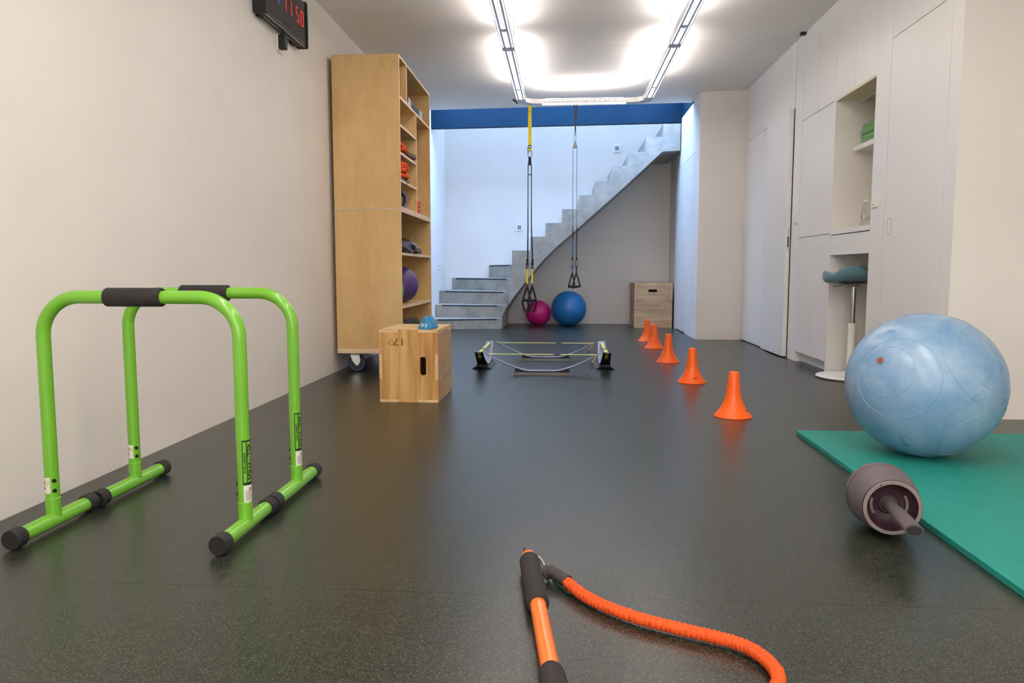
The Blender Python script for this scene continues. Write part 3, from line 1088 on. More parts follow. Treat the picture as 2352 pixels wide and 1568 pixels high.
# blue triangular dumbbell on the front box
pyr = thing('triangle_dumbbell', 'small blue triangular dumbbell marked 03 on top of the front plywood box', 'dumbbell', (-0.812, 4.345, 0.4305), math.radians(-9))
DB = mat('blue_neoprene', (44, 138, 188), 0.5, bump=0.15, bscale=300)
def tri(y0, y1, sc=1.0):
    s = 0.0445 * sc
    p = []
    for (cx, cz, a0, a1) in ((s - 0.010, 0.008, -90, 30), (0, 0.076 * sc - 0.008, 30, 150), (-s + 0.010, 0.008, 150, 270)):
        p += [(cx + 0.008 * math.cos(math.radians(a0 + (a1 - a0) * i / 4)), cz + 0.008 * math.sin(math.radians(a0 + (a1 - a0) * i / 4))) for i in range(5)]
    return prism(bm_new(), p, y1 - y0, 'y', y0)
obj('head', tri(-0.03, 0.022), DB, pyr, bevel=0.004, seg=3, smooth=True)
obj('head', tri(0.050, 0.102), DB, pyr, bevel=0.004, seg=3, smooth=True)
obj('handle', tb([(0, 0.02, 0.030), (0, 0.08, 0.030)], 0.017, seg=16), DB, pyr, smooth=True)
b2 = text_bm('03', 0.027, bold=True, xs=1.6)
bmesh.ops.scale(b2, vec=(1, 0.92, 1), verts=b2.verts[:])
remap(b2, lambda u, v: (u - 0.002, -0.0308, 0.025 + v))
b3 = quad_uv(bm_new(), 0.004, 0.018, -0.0, 0.003)
remap(b3, lambda u, v: (u - 0.0, -0.0308, 0.009 + v))
merge(b2, b3)
obj('number', b2, mat('white_print_bright', (232, 236, 240), 0.5), pyr)



def bar(label, xl, xr, y, dyf0, dyf1, rot=0.0):
    """an n-shaped dip bar: frame, foam grip, two feet with ribbed caps, bolts, stickers"""
    t = thing('parallel_bar', label, 'parallel bar', ((xl + xr) / 2, y, 0), rot, 'green parallel bars')
    hw = (xr - xl) / 2
    RB, ZTOP, R = 0.115, 0.699, 0.0195
    lean = 0.004
    pts = [(-hw, 0, 0.045), (-hw, 0, 0.14), (-hw, 0, 0.35), (-hw - 0.0, 0, ZTOP - RB)]
    pts += [(-hw + RB - RB * math.cos(math.radians(a)), 0, ZTOP - RB + RB * math.sin(math.radians(a))) for a in range(8, 90, 8)]
    pts += [(-hw + RB, 0, ZTOP), (0, 0, ZTOP), (hw - RB, 0, ZTOP)]
    pts += [(hw - RB + RB * math.sin(math.radians(a)), 0, ZTOP - RB + RB * math.cos(math.radians(a))) for a in range(8, 90, 8)]
    pts += [(hw, 0, ZTOP - RB), (hw, 0, 0.35), (hw, 0, 0.14), (hw, 0, 0.045)]
    obj('frame', tb(pts, R, seg=24), GREEN, t, smooth=True)
    obj('grip', lt([(R + 0.001, -0.084), (0.026, -0.084), (0.0275, -0.081), (0.0275, 0.081), (0.026, 0.084), (R + 0.001, 0.084)], seg=32,
                   M=Matrix.Translation((0.0 - 0.012, 0, ZTOP)) @ Matrix.Rotation(PI / 2, 4, 'Y')), FOAM, t, smooth=True)
    for s in (-1, 1):
        x = s * hw
        f = obj('foot', tb([(x, dyf0 + 0.02, 0.0295), (x, dyf1 - 0.02, 0.0295)], 0.0225, seg=28), GREEN, t, smooth=True)
        obj('post_socket', lt([(0.0, 0.03), (0.0208, 0.03), (0.0208, 0.097), (0.0196, 0.0985)], seg=28, M=Matrix.Translation((x, 0, 0))), GREEN, f, smooth=True)
        for (ya, yb) in ((dyf0, dyf0 + 0.041), (dyf1, dyf1 - 0.041)):
            d = 1 if yb > ya else -1
            M = Matrix.Translation((x, ya, 0.0295)) @ Matrix.Rotation(-d * PI / 2, 4, 'X')
            obj('end_cap', lt([(0, 0.0), (0.0262, 0.0), (0.0278, 0.002), (0.0278, 0.039), (0.0265, 0.041), (0.022, 0.041)], seg=96, M=M, ripple=(0.022, 24)), RUBBER, t, smooth=True, angle=28)
        for z in (0.122, 0.152):
            bm = lt([(0, 0), (0.0062, 0.0), (0.0056, 0.003), (0.0, 0.0045)], seg=14,
                    M=Matrix.Translation((x, 0, z)) @ Matrix.Rotation(math.radians(-38 if s < 0 else 192), 4, 'Z') @ Matrix.Translation((R - 0.0005, 0, 0)) @ Matrix.Rotation(PI / 2, 4, 'Y'))
            obj('bolt', bm, mat('black_bolt', (40, 30, 28), 0.35, metal=0.5), t, smooth=True)

    def wrap(x0, a0, z0, rr=R + 0.0006):
        # u runs around the tube (metres), v up
        return lambda u, v: (x0 + rr * math.cos(a0 + u / rr), rr * math.sin(a0 + u / rr), z0 + v)
    # left post: white sticker with gold lettering
    A = math.radians(-115)
    b2 = quad_uv(bm_new(), -0.019, 0.016, -0.022, 0.027, 10, 1)
    st_l = obj('sticker', remap(b2, wrap(-hw, A, 0.136)), LABELW, t)
    b2 = text_bm('LEBERT', 0.0190, bold=True, xs=0.92)
    for v in b2.verts:
        v.co.x += v.co.y * 0.2
    obj('sticker_text', remap(b2, wrap(-hw, A - 0.62, 0.145, R + 0.0010)), GOLD, st_l)
    b2 = text_bm('FITNESS', 0.0075, bold=True, xs=1.2)
    obj('sticker_small_text', remap(b2, wrap(-hw, A - 0.62, 0.129, R + 0.0010)), INK, st_l)
    # right post: long black-framed sticker reading upwards, and a white one below
    A = math.radians(-24)
    bm = bm_new()
    for (u0, u1, v0, v1) in ((-0.019, -0.0165, 0, 0.132), (-0.0165, 0.02, 0.128, 0.132), (-0.0165, 0.02, 0, 0.007), (-0.0065, -0.004, 0.007, 0.128), (0.018, 0.020, 0, 0.132)):
        quad_uv(bm, u0, u1, v0, v1, 6 if u1 - u0 > 0.01 else 1, 1)
    st_r = obj('name_sticker', remap(bm, wrap(hw, A, 0.152)), INK, t)
    b2 = text_bm('THE LEBERT', 0.0095, bold=True, xs=1.25)
    bb = [(v.co.x, v.co.y) for v in b2.verts]
    f = wrap(hw, A, 0.152, R + 0.0010)
    obj('sticker_text', remap(b2, lambda u, v: f(-0.0115 - v, 0.066 + u)), INK, st_r)
    b2 = text_bm('EQUALIZER', 0.0245, bold=True, xs=0.86)
    obj('sticker_large_text', remap(b2, lambda u, v: f(0.0065 - v, 0.066 + u)), INK, st_r)
    b2 = quad_uv(bm_new(), -0.017, 0.018, -0.0525, -0.002, 10, 1)
    st_w = obj('sticker', remap(b2, wrap(hw, A, 0.152)), LABELW, t)
    bm = bm_new()
    rnd = random.Random(5)
    for k in range(9):
        zz = -0.012 - 0.0042 * k
        quad_uv(bm, -0.013 if k > 1 else -0.002, 0.013 - rnd.random() * 0.006, zz - 0.0006, zz + (0.0008 if k > 1 else 0.0018), 4, 1)
    obj('sticker_fine_print', remap(bm, wrap(hw, A, 0.152, R + 0.0010)), mat('grey_ink', (96, 98, 92), 0.6), st_w)
    return t


bar('green parallel bar nearest the camera, black foam grip on top', -1.5275, -0.9335, 2.072, -0.180, 0.183, 0.0)
bar('green parallel bar standing right behind the nearer one', -1.520, -0.931, 2.488, -0.224, 0.192, 0.0)

# ------------------------------------------------------------ orange sports cones
cone_z = [(0.0, 0.104), (0.003, 0.106), (0.006, 0.104), (0.030, 0.083), (0.055, 0.067), (0.080, 0.0555), (0.100, 0.0485), (0.120, 0.043), (0.150, 0.0395),
          (0.185, 0.0355), (0.222, 0.0305), (0.245, 0.0275), (0.252, 0.0255), (0.254, 0.020), (0.252, 0.0)]
S = 0.95
def cone_r(z):
    z = z / S
    for (a, ra), (b, rb) in zip(cone_z, cone_z[1:]):
        if a <= z <= b:
            return (ra + (rb - ra) * (z - a) / max(1e-6, b - a)) * S
    return 0.03
swo = [(-0.018, 0.004), (-0.0165, 0.0005), (-0.012, -0.005), (-0.006, -0.0062), (0.002, -0.004), (0.020, 0.0062), (0.002, 0.0005), (-0.005, -0.0008), (-0.0095, -0.0005), (-0.0125, 0.002), (-0.0165, 0.0068)]
def cone(loc, label, rot):
    t = thing('sports_cone', label, 'cone', (loc[0], loc[1], 0), rot, 'row of orange sports cones')
    obj('shell', lt([(r * S, z * S) for z, r in cone_z], seg=56), ORANGE, t, smooth=True, angle=60)
    bm = bm_new()
    vs = [bm.verts.new((u, v, 0)) for u, v in swo]
    bm.faces.new(vs)
    bmesh.ops.triangulate(bm, faces=bm.faces[:])
    bmesh.ops.subdivide_edges(bm, edges=bm.edges[:], cuts=2)
    def f(u, v):
        z = 0.038 + v
        r = cone_r(z) + 0.0012
        a = u / r
        return (r * math.cos(a), r * math.sin(a), z)
    remap(bm, f)
    obj('logo', bm, mat('dark_red_print', (84, 12, 6), 0.5), t)
    return t
cone((0.912, 3.987), 'tall orange sports cone closest to the camera, beside the teal mat', math.radians(-28))
cone((0.901, 5.205), 'orange sports cone second nearest, its dark swoosh facing the camera', math.radians(-78))
cone((0.897, 6.36), 'middle one of the five orange sports cones', math.radians(60))
cone((0.918, 7.52), 'orange sports cone second from the far end, overlapping the farthest cone', math.radians(75))
cone((0.932, 8.28), 'orange sports cone farthest from the camera, nearest the wooden box', math.radians(110))

# ------------------------------------------------------------ four bow trainers laid in a square
BOWTOP = mat('grey_blue_sheet', (150, 160, 182), 0.35)
BASEG = mat('grey_base_plastic', (86, 84, 86), 0.5)
def bow():
    t = thing('bow_trainer', '', 'balance trainer')
    prof = []
    n = 28
    H, Lh = 0.133, 0.432
    def z(x):
        a = max(0.0, abs(x) - 0.10) / (Lh - 0.10)
        return 0.026 + H * a ** 1.45
    bm = bm_new()
    rows = []
    for i in range(n + 1):
        x = -Lh + 2 * Lh * i / n
        wd = 0.045 - 0.014 * (abs(x) / Lh)
        zz = z(x)
        rows.append([bm.verts.new((x, -wd, zz)), bm.verts.new((x, wd, zz)), bm.verts.new((x, wd, zz + 0.004)), bm.verts.new((x, -wd, zz + 0.004))])
    for A, B in zip(rows, rows[1:]):
        for k, mi in ((0, 1), (1, 1), (2, 0), (3, 1)):
            bm.faces.new((A[k], A[(k + 1) % 4], B[(k + 1) % 4], B[k])).material_index = mi
    bm.faces.new(rows[0]); bm.faces.new(rows[-1])
    sheet = obj('bowed_sheet', bm, [BOWTOP, BLACK], t)
    # base: a ridge with two splayed foot rails
    base = obj('base', prism(bm_new(), [(-0.046, 0.0245), (0.046, 0.0245), (0.052, 0.018), (-0.052, 0.018)], 0.41, 'x', -0.205), BLACK, t)
    for s in (-1, 1):
        bm = bm_new()
        prism(bm, [(s * 0.040, 0.019), (s * 0.052, 0.021), (s * 0.078, 0.004), (s * 0.078, 0.0), (s * 0.070, 0.0)], 0.42, 'x', -0.21)
        obj('foot_rail', bm, BASEG, base, bevel=0.002)
    for s in (-1, 1):
        bm = bm_new()
        q = [(s * 0.205, 0.0245), (s * 0.206, 0.034), (s * 0.200, 0.041), (s * 0.188, 0.0385), (s * 0.10, 0.0245)]
        prism(bm, q, 0.084, 'y', -0.042)
        obj('wedge', bm, BLACK, base, bevel=0.003)
    # elastic strap between the two tips
    obj('tension_strap', bx(-Lh + 0.006, Lh - 0.006, -0.0135, 0.0135, 0.150, 0.1525), YGREEN, t)
    obj('buckle', bx(0.09, 0.135, -0.0155, 0.0155, 0.148, 0.1545), BLACK, t)
    for s in (-1, 1):
        # badge and hole on the underside, near each tip
        for (a, b, hw, m, nm) in ((0.392, 0.328, 0.0125, mat('lime_badge', (176, 178, 30), 0.5), 'badge'),):
            bm = bm_new()
            vs = [bm.verts.new((s * x, y, z(x) - 0.0012)) for (x, y) in ((a, -hw), (a, hw), (b, hw), (b, -hw))]
            bm.faces.new(vs)
            obj(nm, bm, m, sheet)
        obj('hole_ring', lt([(0.010, 0.0), (0.017, 0.0), (0.017, 0.003), (0.010, 0.003), (0.010, 0)], seg=24,
                            M=Matrix.Translation((s * 0.300, 0, z(0.300) - 0.003)) @ Matrix.Rotation(-s * math.radians(29), 4, 'Y')), RUBBER, sheet)
    # clip hanging from one tip
    bm = tb(smooth_path([(0.415, -0.02, 0.150), (0.385, -0.028, 0.115), (0.372, -0.03, 0.092)], 4), 0.0025, seg=6)
    cl = obj('cord', bm, YGREEN, t)
    obj('clip', tb([(0.372 + 0.007 * math.cos(k * PI / 8), -0.03, 0.070 + 0.024 * math.sin(k * PI / 8)) for k in range(16)], 0.0022, seg=6, closed=True, cap=False), BLACK, cl)
    return t
b0 = bow()
b0.location = (-0.155, 5.53, 0)
tag(b0, 'bow-shaped trainer with yellow strap, front side of the square of four', 'balance trainer', 'bow trainers laid out in a square')
for (loc, rz, lab) in (((-0.150, 6.42, 0), 0, 'bow-shaped trainer with yellow strap, back side of the square of four'),
                       ((-0.640, 6.005, 0), -90, 'bow-shaped trainer seen end-on, left side of the square of four'),
                       ((0.335, 6.045, 0), -90, 'bow-shaped trainer seen end-on, right side of the square of four')):
    c = copy_tree(b0)
    c.location = loc
    c.rotation_euler = (0, 0, math.radians(rz))
    c['label'] = lab
    if rz:
        for ch in list(c.children):
            if ch.name.startswith('cord'):
                for g_ in list(ch.children):
                    bpy.data.objects.remove(g_)
                bpy.data.objects.remove(ch)

# ------------------------------------------------------------ gym balls
MAG = mat('magenta_vinyl', (208, 30, 128), 0.36, noise=0.04, nscale=9)
BLUEB = mat('blue_vinyl', (36, 116, 184), 0.36, noise=0.04, nscale=9)
t = ball('gym_ball', 'pink exercise ball on the floor left of the blue one under the stairs', (-0.352, 10.56, 0.184), 0.180, MAG)
bm = marks(5, 0.10, 0.035, 9)
def onball(cx, az, el, r, m=0.0012):
    def f(u, v):
        a = az + u / (r * math.cos(el)); e = el + v / r
        return ((r + m) * math.cos(e) * math.cos(a), (r + m) * math.cos(e) * math.sin(a), (r + m) * math.sin(e) + cx)
    return f
obj('print', remap(bm, onball(0.176, math.radians(-68), math.radians(-6), 0.180)), mat('dark_pink_print', (110, 22, 90), 0.5), t)
t = ball('gym_ball', 'medium blue exercise ball on the floor beside the pink one', (0.079, 10.515, 0.250), 0.249, BLUEB)
bm = marks(3, 0.055, 0.07, 12)
obj('print', remap(bm, onball(0.246, math.radians(-42), math.radians(16), 0.249)), mat('dark_violet_print', (70, 60, 130), 0.5), t)

# big pale blue ball on the mat, flattened a touch by its own weight
def mat_bigball():
    m = bpy.data.materials.new('pale_blue_vinyl')
    m.use_nodes = True
    nt = m.node_tree
    N, K = nt.nodes, nt.links
    b = N['Principled BSDF']
    tc = N.new('ShaderNodeTexCoord')
    n = N.new('ShaderNodeTexNoise')
    n.inputs['Scale'].default_value = 4.5
    n.inputs['Detail'].default_value = 6
    n.inputs['Roughness'].default_value = 0.6
    n.inputs['Distortion'].default_value = 0.4
    K.new(tc.outputs['Object'], n.inputs['Vector'])
    r = N.new('ShaderNodeValToRGB')
    e = r.color_ramp.elements
    e[0].position = 0.28
    e[0].color = (*lin((92, 138, 182)), 1)
    e[1].position = 0.72
    e[1].color = (*lin((150, 178, 200)), 1)
    K.new(n.outputs[0], r.inputs[0])
    v = N.new('ShaderNodeTexNoise')
    v.inputs['Scale'].default_value = 11
    v.inputs['Detail'].default_value = 3
    K.new(tc.outputs['Object'], v.inputs['Vector'])
    r2 = N.new('ShaderNodeValToRGB')
    r2.color_ramp.elements[0].position = 0.66
    r2.color_ramp.elements[0].color = (1, 1, 1, 1)
    r2.color_ramp.elements[1].position = 0.76
    r2.color_ramp.elements[1].color = (*lin((150, 185, 225)), 1)
    K.new(v.outputs[0], r2.inputs[0])
    mx = N.new('ShaderNodeMix')
    mx.data_type = 'RGBA'
    mx.blend_type = 'MULTIPLY'
    mx.inputs[0].default_value = 1.0
    K.new(r.outputs[0], mx.inputs[6])
    K.new(r2.outputs[0], mx.inputs[7])
    K.new(mx.outputs[2], b.inputs['Base Color'])
    b.inputs['Roughness'].default_value = 0.25
    b.inputs['Subsurface Weight'].default_value = 0.15
    b.inputs['Subsurface Radius'].default_value = (0.02, 0.03, 0.04)
    bp = N.new('ShaderNodeBump')
    bp.inputs['Strength'].default_value = 0.08
    bp.inputs['Distance'].default_value = 0.004
    K.new(n.outputs[0], bp.inputs['Height'])
    K.new(bp.outputs[0], b.inputs['Normal'])
    return m


BIGB = mat_bigball()
RB_, RZ_ = 0.297, 0.294
bb = ball('gym_ball', 'big pale blue exercise ball with brown plug resting on the teal mat', (1.48, 3.122, 0.020 + RZ_), RB_, BIGB, rz=RZ_, seg=96)
cz = RZ_ - 0.004
def ridge(axis, ang, a0=0, a1=360, rr=0.0022):
    """moulded ridge: a circle at angle ang around axis, lying on the shell"""
    ax = Vector(axis).normalized()
    u = ax.orthogonal().normalized()
    w_ = ax.cross(u)
    pts = []
    n = 72
    for k in range(n + 1):
        a = math.radians(a0 + (a1 - a0) * k / n)
        d = ax * math.cos(math.radians(ang)) + (u * math.cos(a) + w_ * math.sin(a)) * math.sin(math.radians(ang))
        pts.append((d.x * RB_, d.y * RB_, cz + d.z * RZ_))
    return tube(bm_new(), pts, rr, seg=8)
vax = Vector((-0.79, -0.472, 0.39))
rings = [((-0.755, -0.60, 0.27), 19.5), ((-0.70, -0.68, 0.20), 32), ((0.55, -0.80, 0.55), 27), ((0.55, -0.80, 0.55), 40), ((0.30, -0.72, -0.62), 24), ((0.30, -0.72, -0.62), 38)]
bm = bm_new()
for ax, an in rings:
    merge(bm, ridge(ax, an, rr=0.0011))
obj('moulded_ridges', bm, BIGB, bb, smooth=True, angle=180)
rot = vax.normalized().to_track_quat('Z', 'Y').to_matrix().to_4x4()
Mv = Matrix.Translation((vax.normalized().x * RB_, vax.normalized().y * RB_, cz + vax.normalized().z * RZ_)) @ rot
obj('valve_rim', lt([(0.0, -0.002), (0.019, -0.002), (0.0185, 0.002), (0.016, 0.0025), (0.0135, 0.0005), (0.0, 0.0005)], seg=32, M=Mv), BIGB, bb, smooth=True)
obj('plug', lt([(0.0, 0.0), (0.0125, 0.0), (0.0125, 0.0035), (0.011, 0.005), (0.0, 0.005)], seg=32, M=Mv), mat('brown_plug', (150, 78, 54), 0.6), bb, smooth=True)

# ------------------------------------------------------------ teal mat
bm = bm_new()
prism(bm, rrect(0.0, 1.30, -2.0, 0.0, 0.006, 3), 0.020, 'z', 0.0)
o = obj('exercise_mat', bm, TEAL, bevel=0.002)
o.location = (1.112, 3.555, 0.0003)
o.rotation_euler = (0, 0, math.radians(-0.5))
tag(o, 'thick teal foam exercise mat lying on the floor at the right', 'exercise mat')

# ------------------------------------------------------------ ab wheel
MAROON = mat('dark_maroon_plastic', (58, 34, 44), 0.38)
TREAD = mat('grey_brown_rubber', (92, 84, 86), 0.62, noise=0.08, nscale=30)
ab = thing('ab_wheel', 'wide grey-brown ab roller with dark maroon hub resting against the teal mat edge', 'ab roller', (0.960, 2.236, 0.0))
axis = Vector((-0.135, -1.0, 0.0)).normalized()
RW = 0.0982
Ma = Matrix.Translation((0, 0, RW)) @ axis.to_track_quat('Z', 'Y').to_matrix().to_4x4()
# local Z of this frame points along the axle towards the camera
prof = [(0.060, -0.088), (0.074, -0.088), (0.083, -0.080), (0.0925, -0.060), (0.0975, -0.042), (0.0980, -0.030), (0.0950, -0.0275), (0.0945, -0.0225), (0.0968, -0.0200),
        (0.0970, -0.010), (0.0958, 0.008), (0.0930, 0.030), (0.0880, 0.056), (0.0815, 0.080), (0.0795, 0.090)]
obj('tread', lt([(r, z) for r, z in prof], seg=72, M=Ma), TREAD, ab, smooth=True, angle=60)
obj('rim_groove', lt([(0.0952, -0.0285), (0.0964, -0.0250), (0.0952, -0.0215), (0.092, -0.025), (0.0952, -0.0285)], seg=72, M=Ma), MAROON, ab, smooth=True)
obj('rim', lt([(0.0795, 0.088), (0.0808, 0.092), (0.0800, 0.097), (0.0782, 0.0975)], seg=72, M=Ma), MAROON, ab, smooth=True)
obj('ring_plate', lt([(0.0790, 0.0970), (0.0785, 0.0985), (0.0690, 0.0985), (0.0690, 0.096)], seg=72, M=Ma), mat('silver_brown_print', (150, 138, 134), 0.4), ab, smooth=True)
bm = bm_new()
for r in (0.0713, 0.0738, 0.0763):
    lathe(bm, [(r - 0.0003, 0.0986), (r - 0.0003, 0.0990), (r + 0.0003, 0.0990), (r + 0.0003, 0.0986)], seg=72, M=Ma)
obj('ring_print', bm, mat('dark_ring_ink', (70, 62, 60), 0.5), ab)
b2 = bm_new()
vs = [b2.verts.new(Ma @ Vector(p)) for p in ((-0.0365, 0.0610, 0.0993), (-0.0305, 0.0640, 0.0993), (-0.0362, 0.0680, 0.0993))]
b2.faces.new(vs)
obj('warning_mark', b2, mat('warning_mark_ink', (60, 52, 20), 0.5), ab)
obj('hub_dish', lt([(0.0690, 0.097), (0.067, 0.088), (0.061, 0.070), (0.048, 0.058), (0.032, 0.054), (0.026, 0.060), (0.0, 0.060)], seg=64, M=Ma), MAROON, ab, smooth=True)
obj('hub_dish', lt([(0.060, -0.085), (0.05, -0.07), (0.026, -0.062), (0.0, -0.062)], seg=48, M=Ma), MAROON, ab, smooth=True)
def lens(a0, a1, r=0.049, z=0.062, w_=0.0045):
    pts = [Ma @ Vector((r * math.cos(math.radians(a)), r * math.sin(math.radians(a)), z)) for a in [a0 + (a1 - a0) * i / 10 for i in range(11)]]
    return tb(pts, w_, seg=8)
GL = mat('grey_window', (112, 112, 110), 0.3)
obj('hub_window', lens(160, 215), GL, ab, smooth=True)
obj('hub_window', lens(-20, 35), GL, ab, smooth=True)
# handles: one towards the camera, one on the hidden side
def handle(z0, z1, d):
    bm = bm_new()
    n = 12
    rings = []
    for i in range(n + 1):
        s = i / n
        z = z0 + (z1 - z0) * s
        rx = 0.0205 - 0.0035 * math.sin(PI * min(1, s * 2.2)) + 0.0035 * s
        ry = rx * (1.0 - 0.36 * s)
        if i == 0:
            rx = ry = 0.024
        rings.append([bm.verts.new(Ma @ Vector((rx * math.cos(2 * PI * k / 20), ry * math.sin(2 * PI * k / 20) - 0.000 * s, z))) for k in range(20)])
    for A, B in zip(rings, rings[1:]):
        for k in range(20):
            bm.faces.new((A[k], A[(k + 1) % 20], B[(k + 1) % 20], B[k]))
    bm.faces.new(rings[0])
    # hollow end
    last = rings[-1]
    cen = sum((v.co for v in last), Vector()) / 20
    inner = [bm.verts.new(cen + (v.co - cen) * 0.8) for v in last]
    deep = [bm.verts.new(v.co + axis * 0.003 * d) for v in inner]
    end_pts = [v.co.copy() for v in deep]
    for k in range(20):
        bm.faces.new((last[k], last[(k + 1) % 20], inner[(k + 1) % 20], inner[k]))
        bm.faces.new((inner[k], inner[(k + 1) % 20], deep[(k + 1) % 20], deep[k]))
    bm.faces.new(deep)
    h = obj('handle', bm, mat('grey_rubber_grip', (84, 76, 76), 0.6), ab, smooth=True, angle=50)
    bm = bm_new()
    bm.faces.new([bm.verts.new(c_ + axis * 0.0006 * d) for c_ in end_pts])
    obj('handle_end', bm, BLACK, h)
handle(0.055, 0.285, 1)
handle(-0.060, -0.235, -1)

# ------------------------------------------------------------ stick with elastic cord in the foreground
gs = thing('exercise_stick', 'orange exercise stick with black foam grips and ruffled orange cord, in the foreground', 'exercise stick', (0, 0, 0))
a = Vector((-0.0835, 1.862, 0.0265))
b = Vector((0.082, 0.50, 0.0265))
d = (b - a).normalized()
def seg_pts(s0, s1, n=2):
    return [a + d * (s0 + (s1 - s0) * i / (n - 1)) for i in range(n)]
obj('shaft', tb(seg_pts(-0.022, 1.34), 0.0185, seg=28), OTUBE, gs, smooth=True)
def foam(s0, s1):
    pts = [a + d * (s0 + (s1 - s0) * k) for k in (0, 0.012, 0.04, 0.96, 0.988, 1)]
    return tb(pts, [0.0200, 0.0245, 0.0262, 0.0262, 0.0250, 0.0200], seg=28)
obj('grip', foam(0.0, 0.262), FOAM, gs, smooth=True, angle=60)
obj('grip', foam(0.535, 1.33), FOAM, gs, smooth=True, angle=60)
obj('end_cap', tb([a - d * 0.022, a - d * 0.030, a - d * 0.033], [0.0190, 0.0165, 0.010], seg=24), OTUBE, gs, smooth=True)
obj('end_toggle', tb([a - d * 0.030 + Vector((-0.008, 0, 0.006)), a - d * 0.052 + Vector((-0.010, 0, 0.010))], 0.0035, seg=8), mat('dark_red_cord', (96, 30, 22), 0.7), gs)
ring_pts = smooth_path([(-0.073, 1.872, 0.036), (-0.055, 1.860, 0.032), (-0.042, 1.825, 0.026), (-0.030, 1.800, 0.020), (-0.045, 1.790, 0.014), (-0.056, 1.80, 0.012)], 6)
obj('snap_hook', tb(ring_pts, 0.0036, seg=8), STEEL, gs, smooth=True)
rp = smooth_path([(-0.040, 1.800, 0.020), (-0.022, 1.792, 0.024), (0.000, 1.768, 0.020), (0.016, 1.752, 0.019)], 6)
obj('cord_sleeve', tb(rp, [0.016, 0.020, 0.017, 0.015, 0.016, 0.017, 0.016, 0.015] + [0.0155] * (len(rp) - 8), seg=14), mat('dark_grey_sleeve', (56, 52, 50), 0.8), gs, smooth=True)
obj('sleeve_loop', tb(smooth_path([(-0.02, 1.775, 0.010), (0.0, 1.745, 0.006), (0.018, 1.715, 0.006), (0.03, 1.715, 0.012), (0.028, 1.735, 0.018)], 6), 0.004, seg=8), mat('dark_green_cord', (18, 40, 30), 0.7), gs, smooth=True)
cord = [(0.010, 1.757, 0.019), (0.028, 1.722, 0.018), (0.052, 1.683, 0.017), (0.080, 1.648, 0.017), (0.112, 1.617, 0.017), (0.155, 1.584, 0.017), (0.200, 1.557, 0.017), (0.245, 1.535, 0.017),
        (0.287, 1.515, 0.017), (0.328, 1.496, 0.017), (0.362, 1.475, 0.017), (0.388, 1.445, 0.017), (0.404, 1.407, 0.017), (0.409, 1.365, 0.017), (0.398, 1.325, 0.017), (0.372, 1.290, 0.017),
        (0.33, 1.24, 0.017), (0.27, 1.16, 0.017), (0.2, 1.02, 0.017), (0.14, 0.85, 0.017), (0.10, 0.68, 0.017), (0.085, 0.52, 0.02)]
cp = smooth_path(cord, 22)
rnd = random.Random(21)
jit = [rnd.uniform(-1, 1) for _ in range(len(cp) + 40)]
def ruff(i, a_, r):
    fold = math.sin(i * 1.25 + 0.9 * math.sin(i * 0.21) + 0.5 * math.sin(a_ * 2 + i * 0.11))
    seam = 0.22 * math.exp(-((((a_ - 0.6) + PI) % (2 * PI)) - PI) ** 2 / 0.02) + 0.10 * math.exp(-((((a_ + 1.5) + PI) % (2 * PI)) - PI) ** 2 / 0.02)
    return r * (1 + 0.085 * fold + 0.10 * jit[i] * math.cos(a_ * 3 + jit[i + 7] * 4) - seam)
rad = [0.0132 * min(1.0, 0.75 + i / 40) for i in range(len(cp))]
obj('elastic_cord', tb(cp, rad, seg=28, rfun=ruff), OROPE, gs, smooth=True, angle=180)

# ------------------------------------------------------------ suspension trainers
YS = 8.6
tr = thing('suspension_trainer', 'yellow and black suspension trainer hanging from the ceiling before the stairs', 'suspension trainer', (-0.391, YS, 0))
ztop = zc(-0.39)
obj('ceiling_anchor', bx(-0.03, 0.03, -0.02, 0.02, ztop - 0.015, ztop + 0.001), BLACK, tr)
s = obj('anchor_strap', bx(-0.0195, 0.0195, -0.002, 0.002, 2.13, ztop - 0.01), YELLOW, tr)
bm = bm_new()
for z in (2.575, 2.53, 2.46, 2.395, 2.33, 2.265):
    box(bm, -0.009, 0.009, -0.0028, -0.002, z - 0.002, z + 0.002)
obj('stitching', bm, mat('brown_thread', (120, 96, 10), 0.7), s)
bm = plate_holes(rrect(-0.018, 0.018, 2.165, 2.20, 0.003), [rrect(-0.011, 0.011, 2.172, 2.190, 0.003)], 0.006, 'y', -0.008)
obj('buckle', bm, BLACK, tr)
obj('buckle_plate', bx(-0.010, 0.010, -0.007, -0.003, 2.173, 2.189), STEEL, tr)
def loop(cx, cz_, w_, h, r, y=0.0, n=6):
    return [(p[0], y, p[1]) for p in slot_loop(cx, cz_, w_, h, None, n)]
obj('carabiner', tb(loop(0, 2.105, 0.042, 0.075, 0), 0.0035, seg=8, closed=True, cap=False), BLACK, tr, smooth=True)
obj('side_ring', tb(loop(-0.016, 2.155, 0.020, 0.065, 0, 0.006), 0.003, seg=8, closed=True, cap=False), GREYM, tr, smooth=True)
obj('lock_loop', st([(0, 0, 2.07), (0, 0, 2.02), (0, 0, 1.985)], [0.03, 0.034, 0.038], (1, 0, 0), 0.008), WEB, tr)
obj('equaliser_loop', tb(loop(0, 1.925, 0.036, 0.115, 0), 0.0045, seg=8, closed=True, cap=False), BLACK, tr, smooth=True)
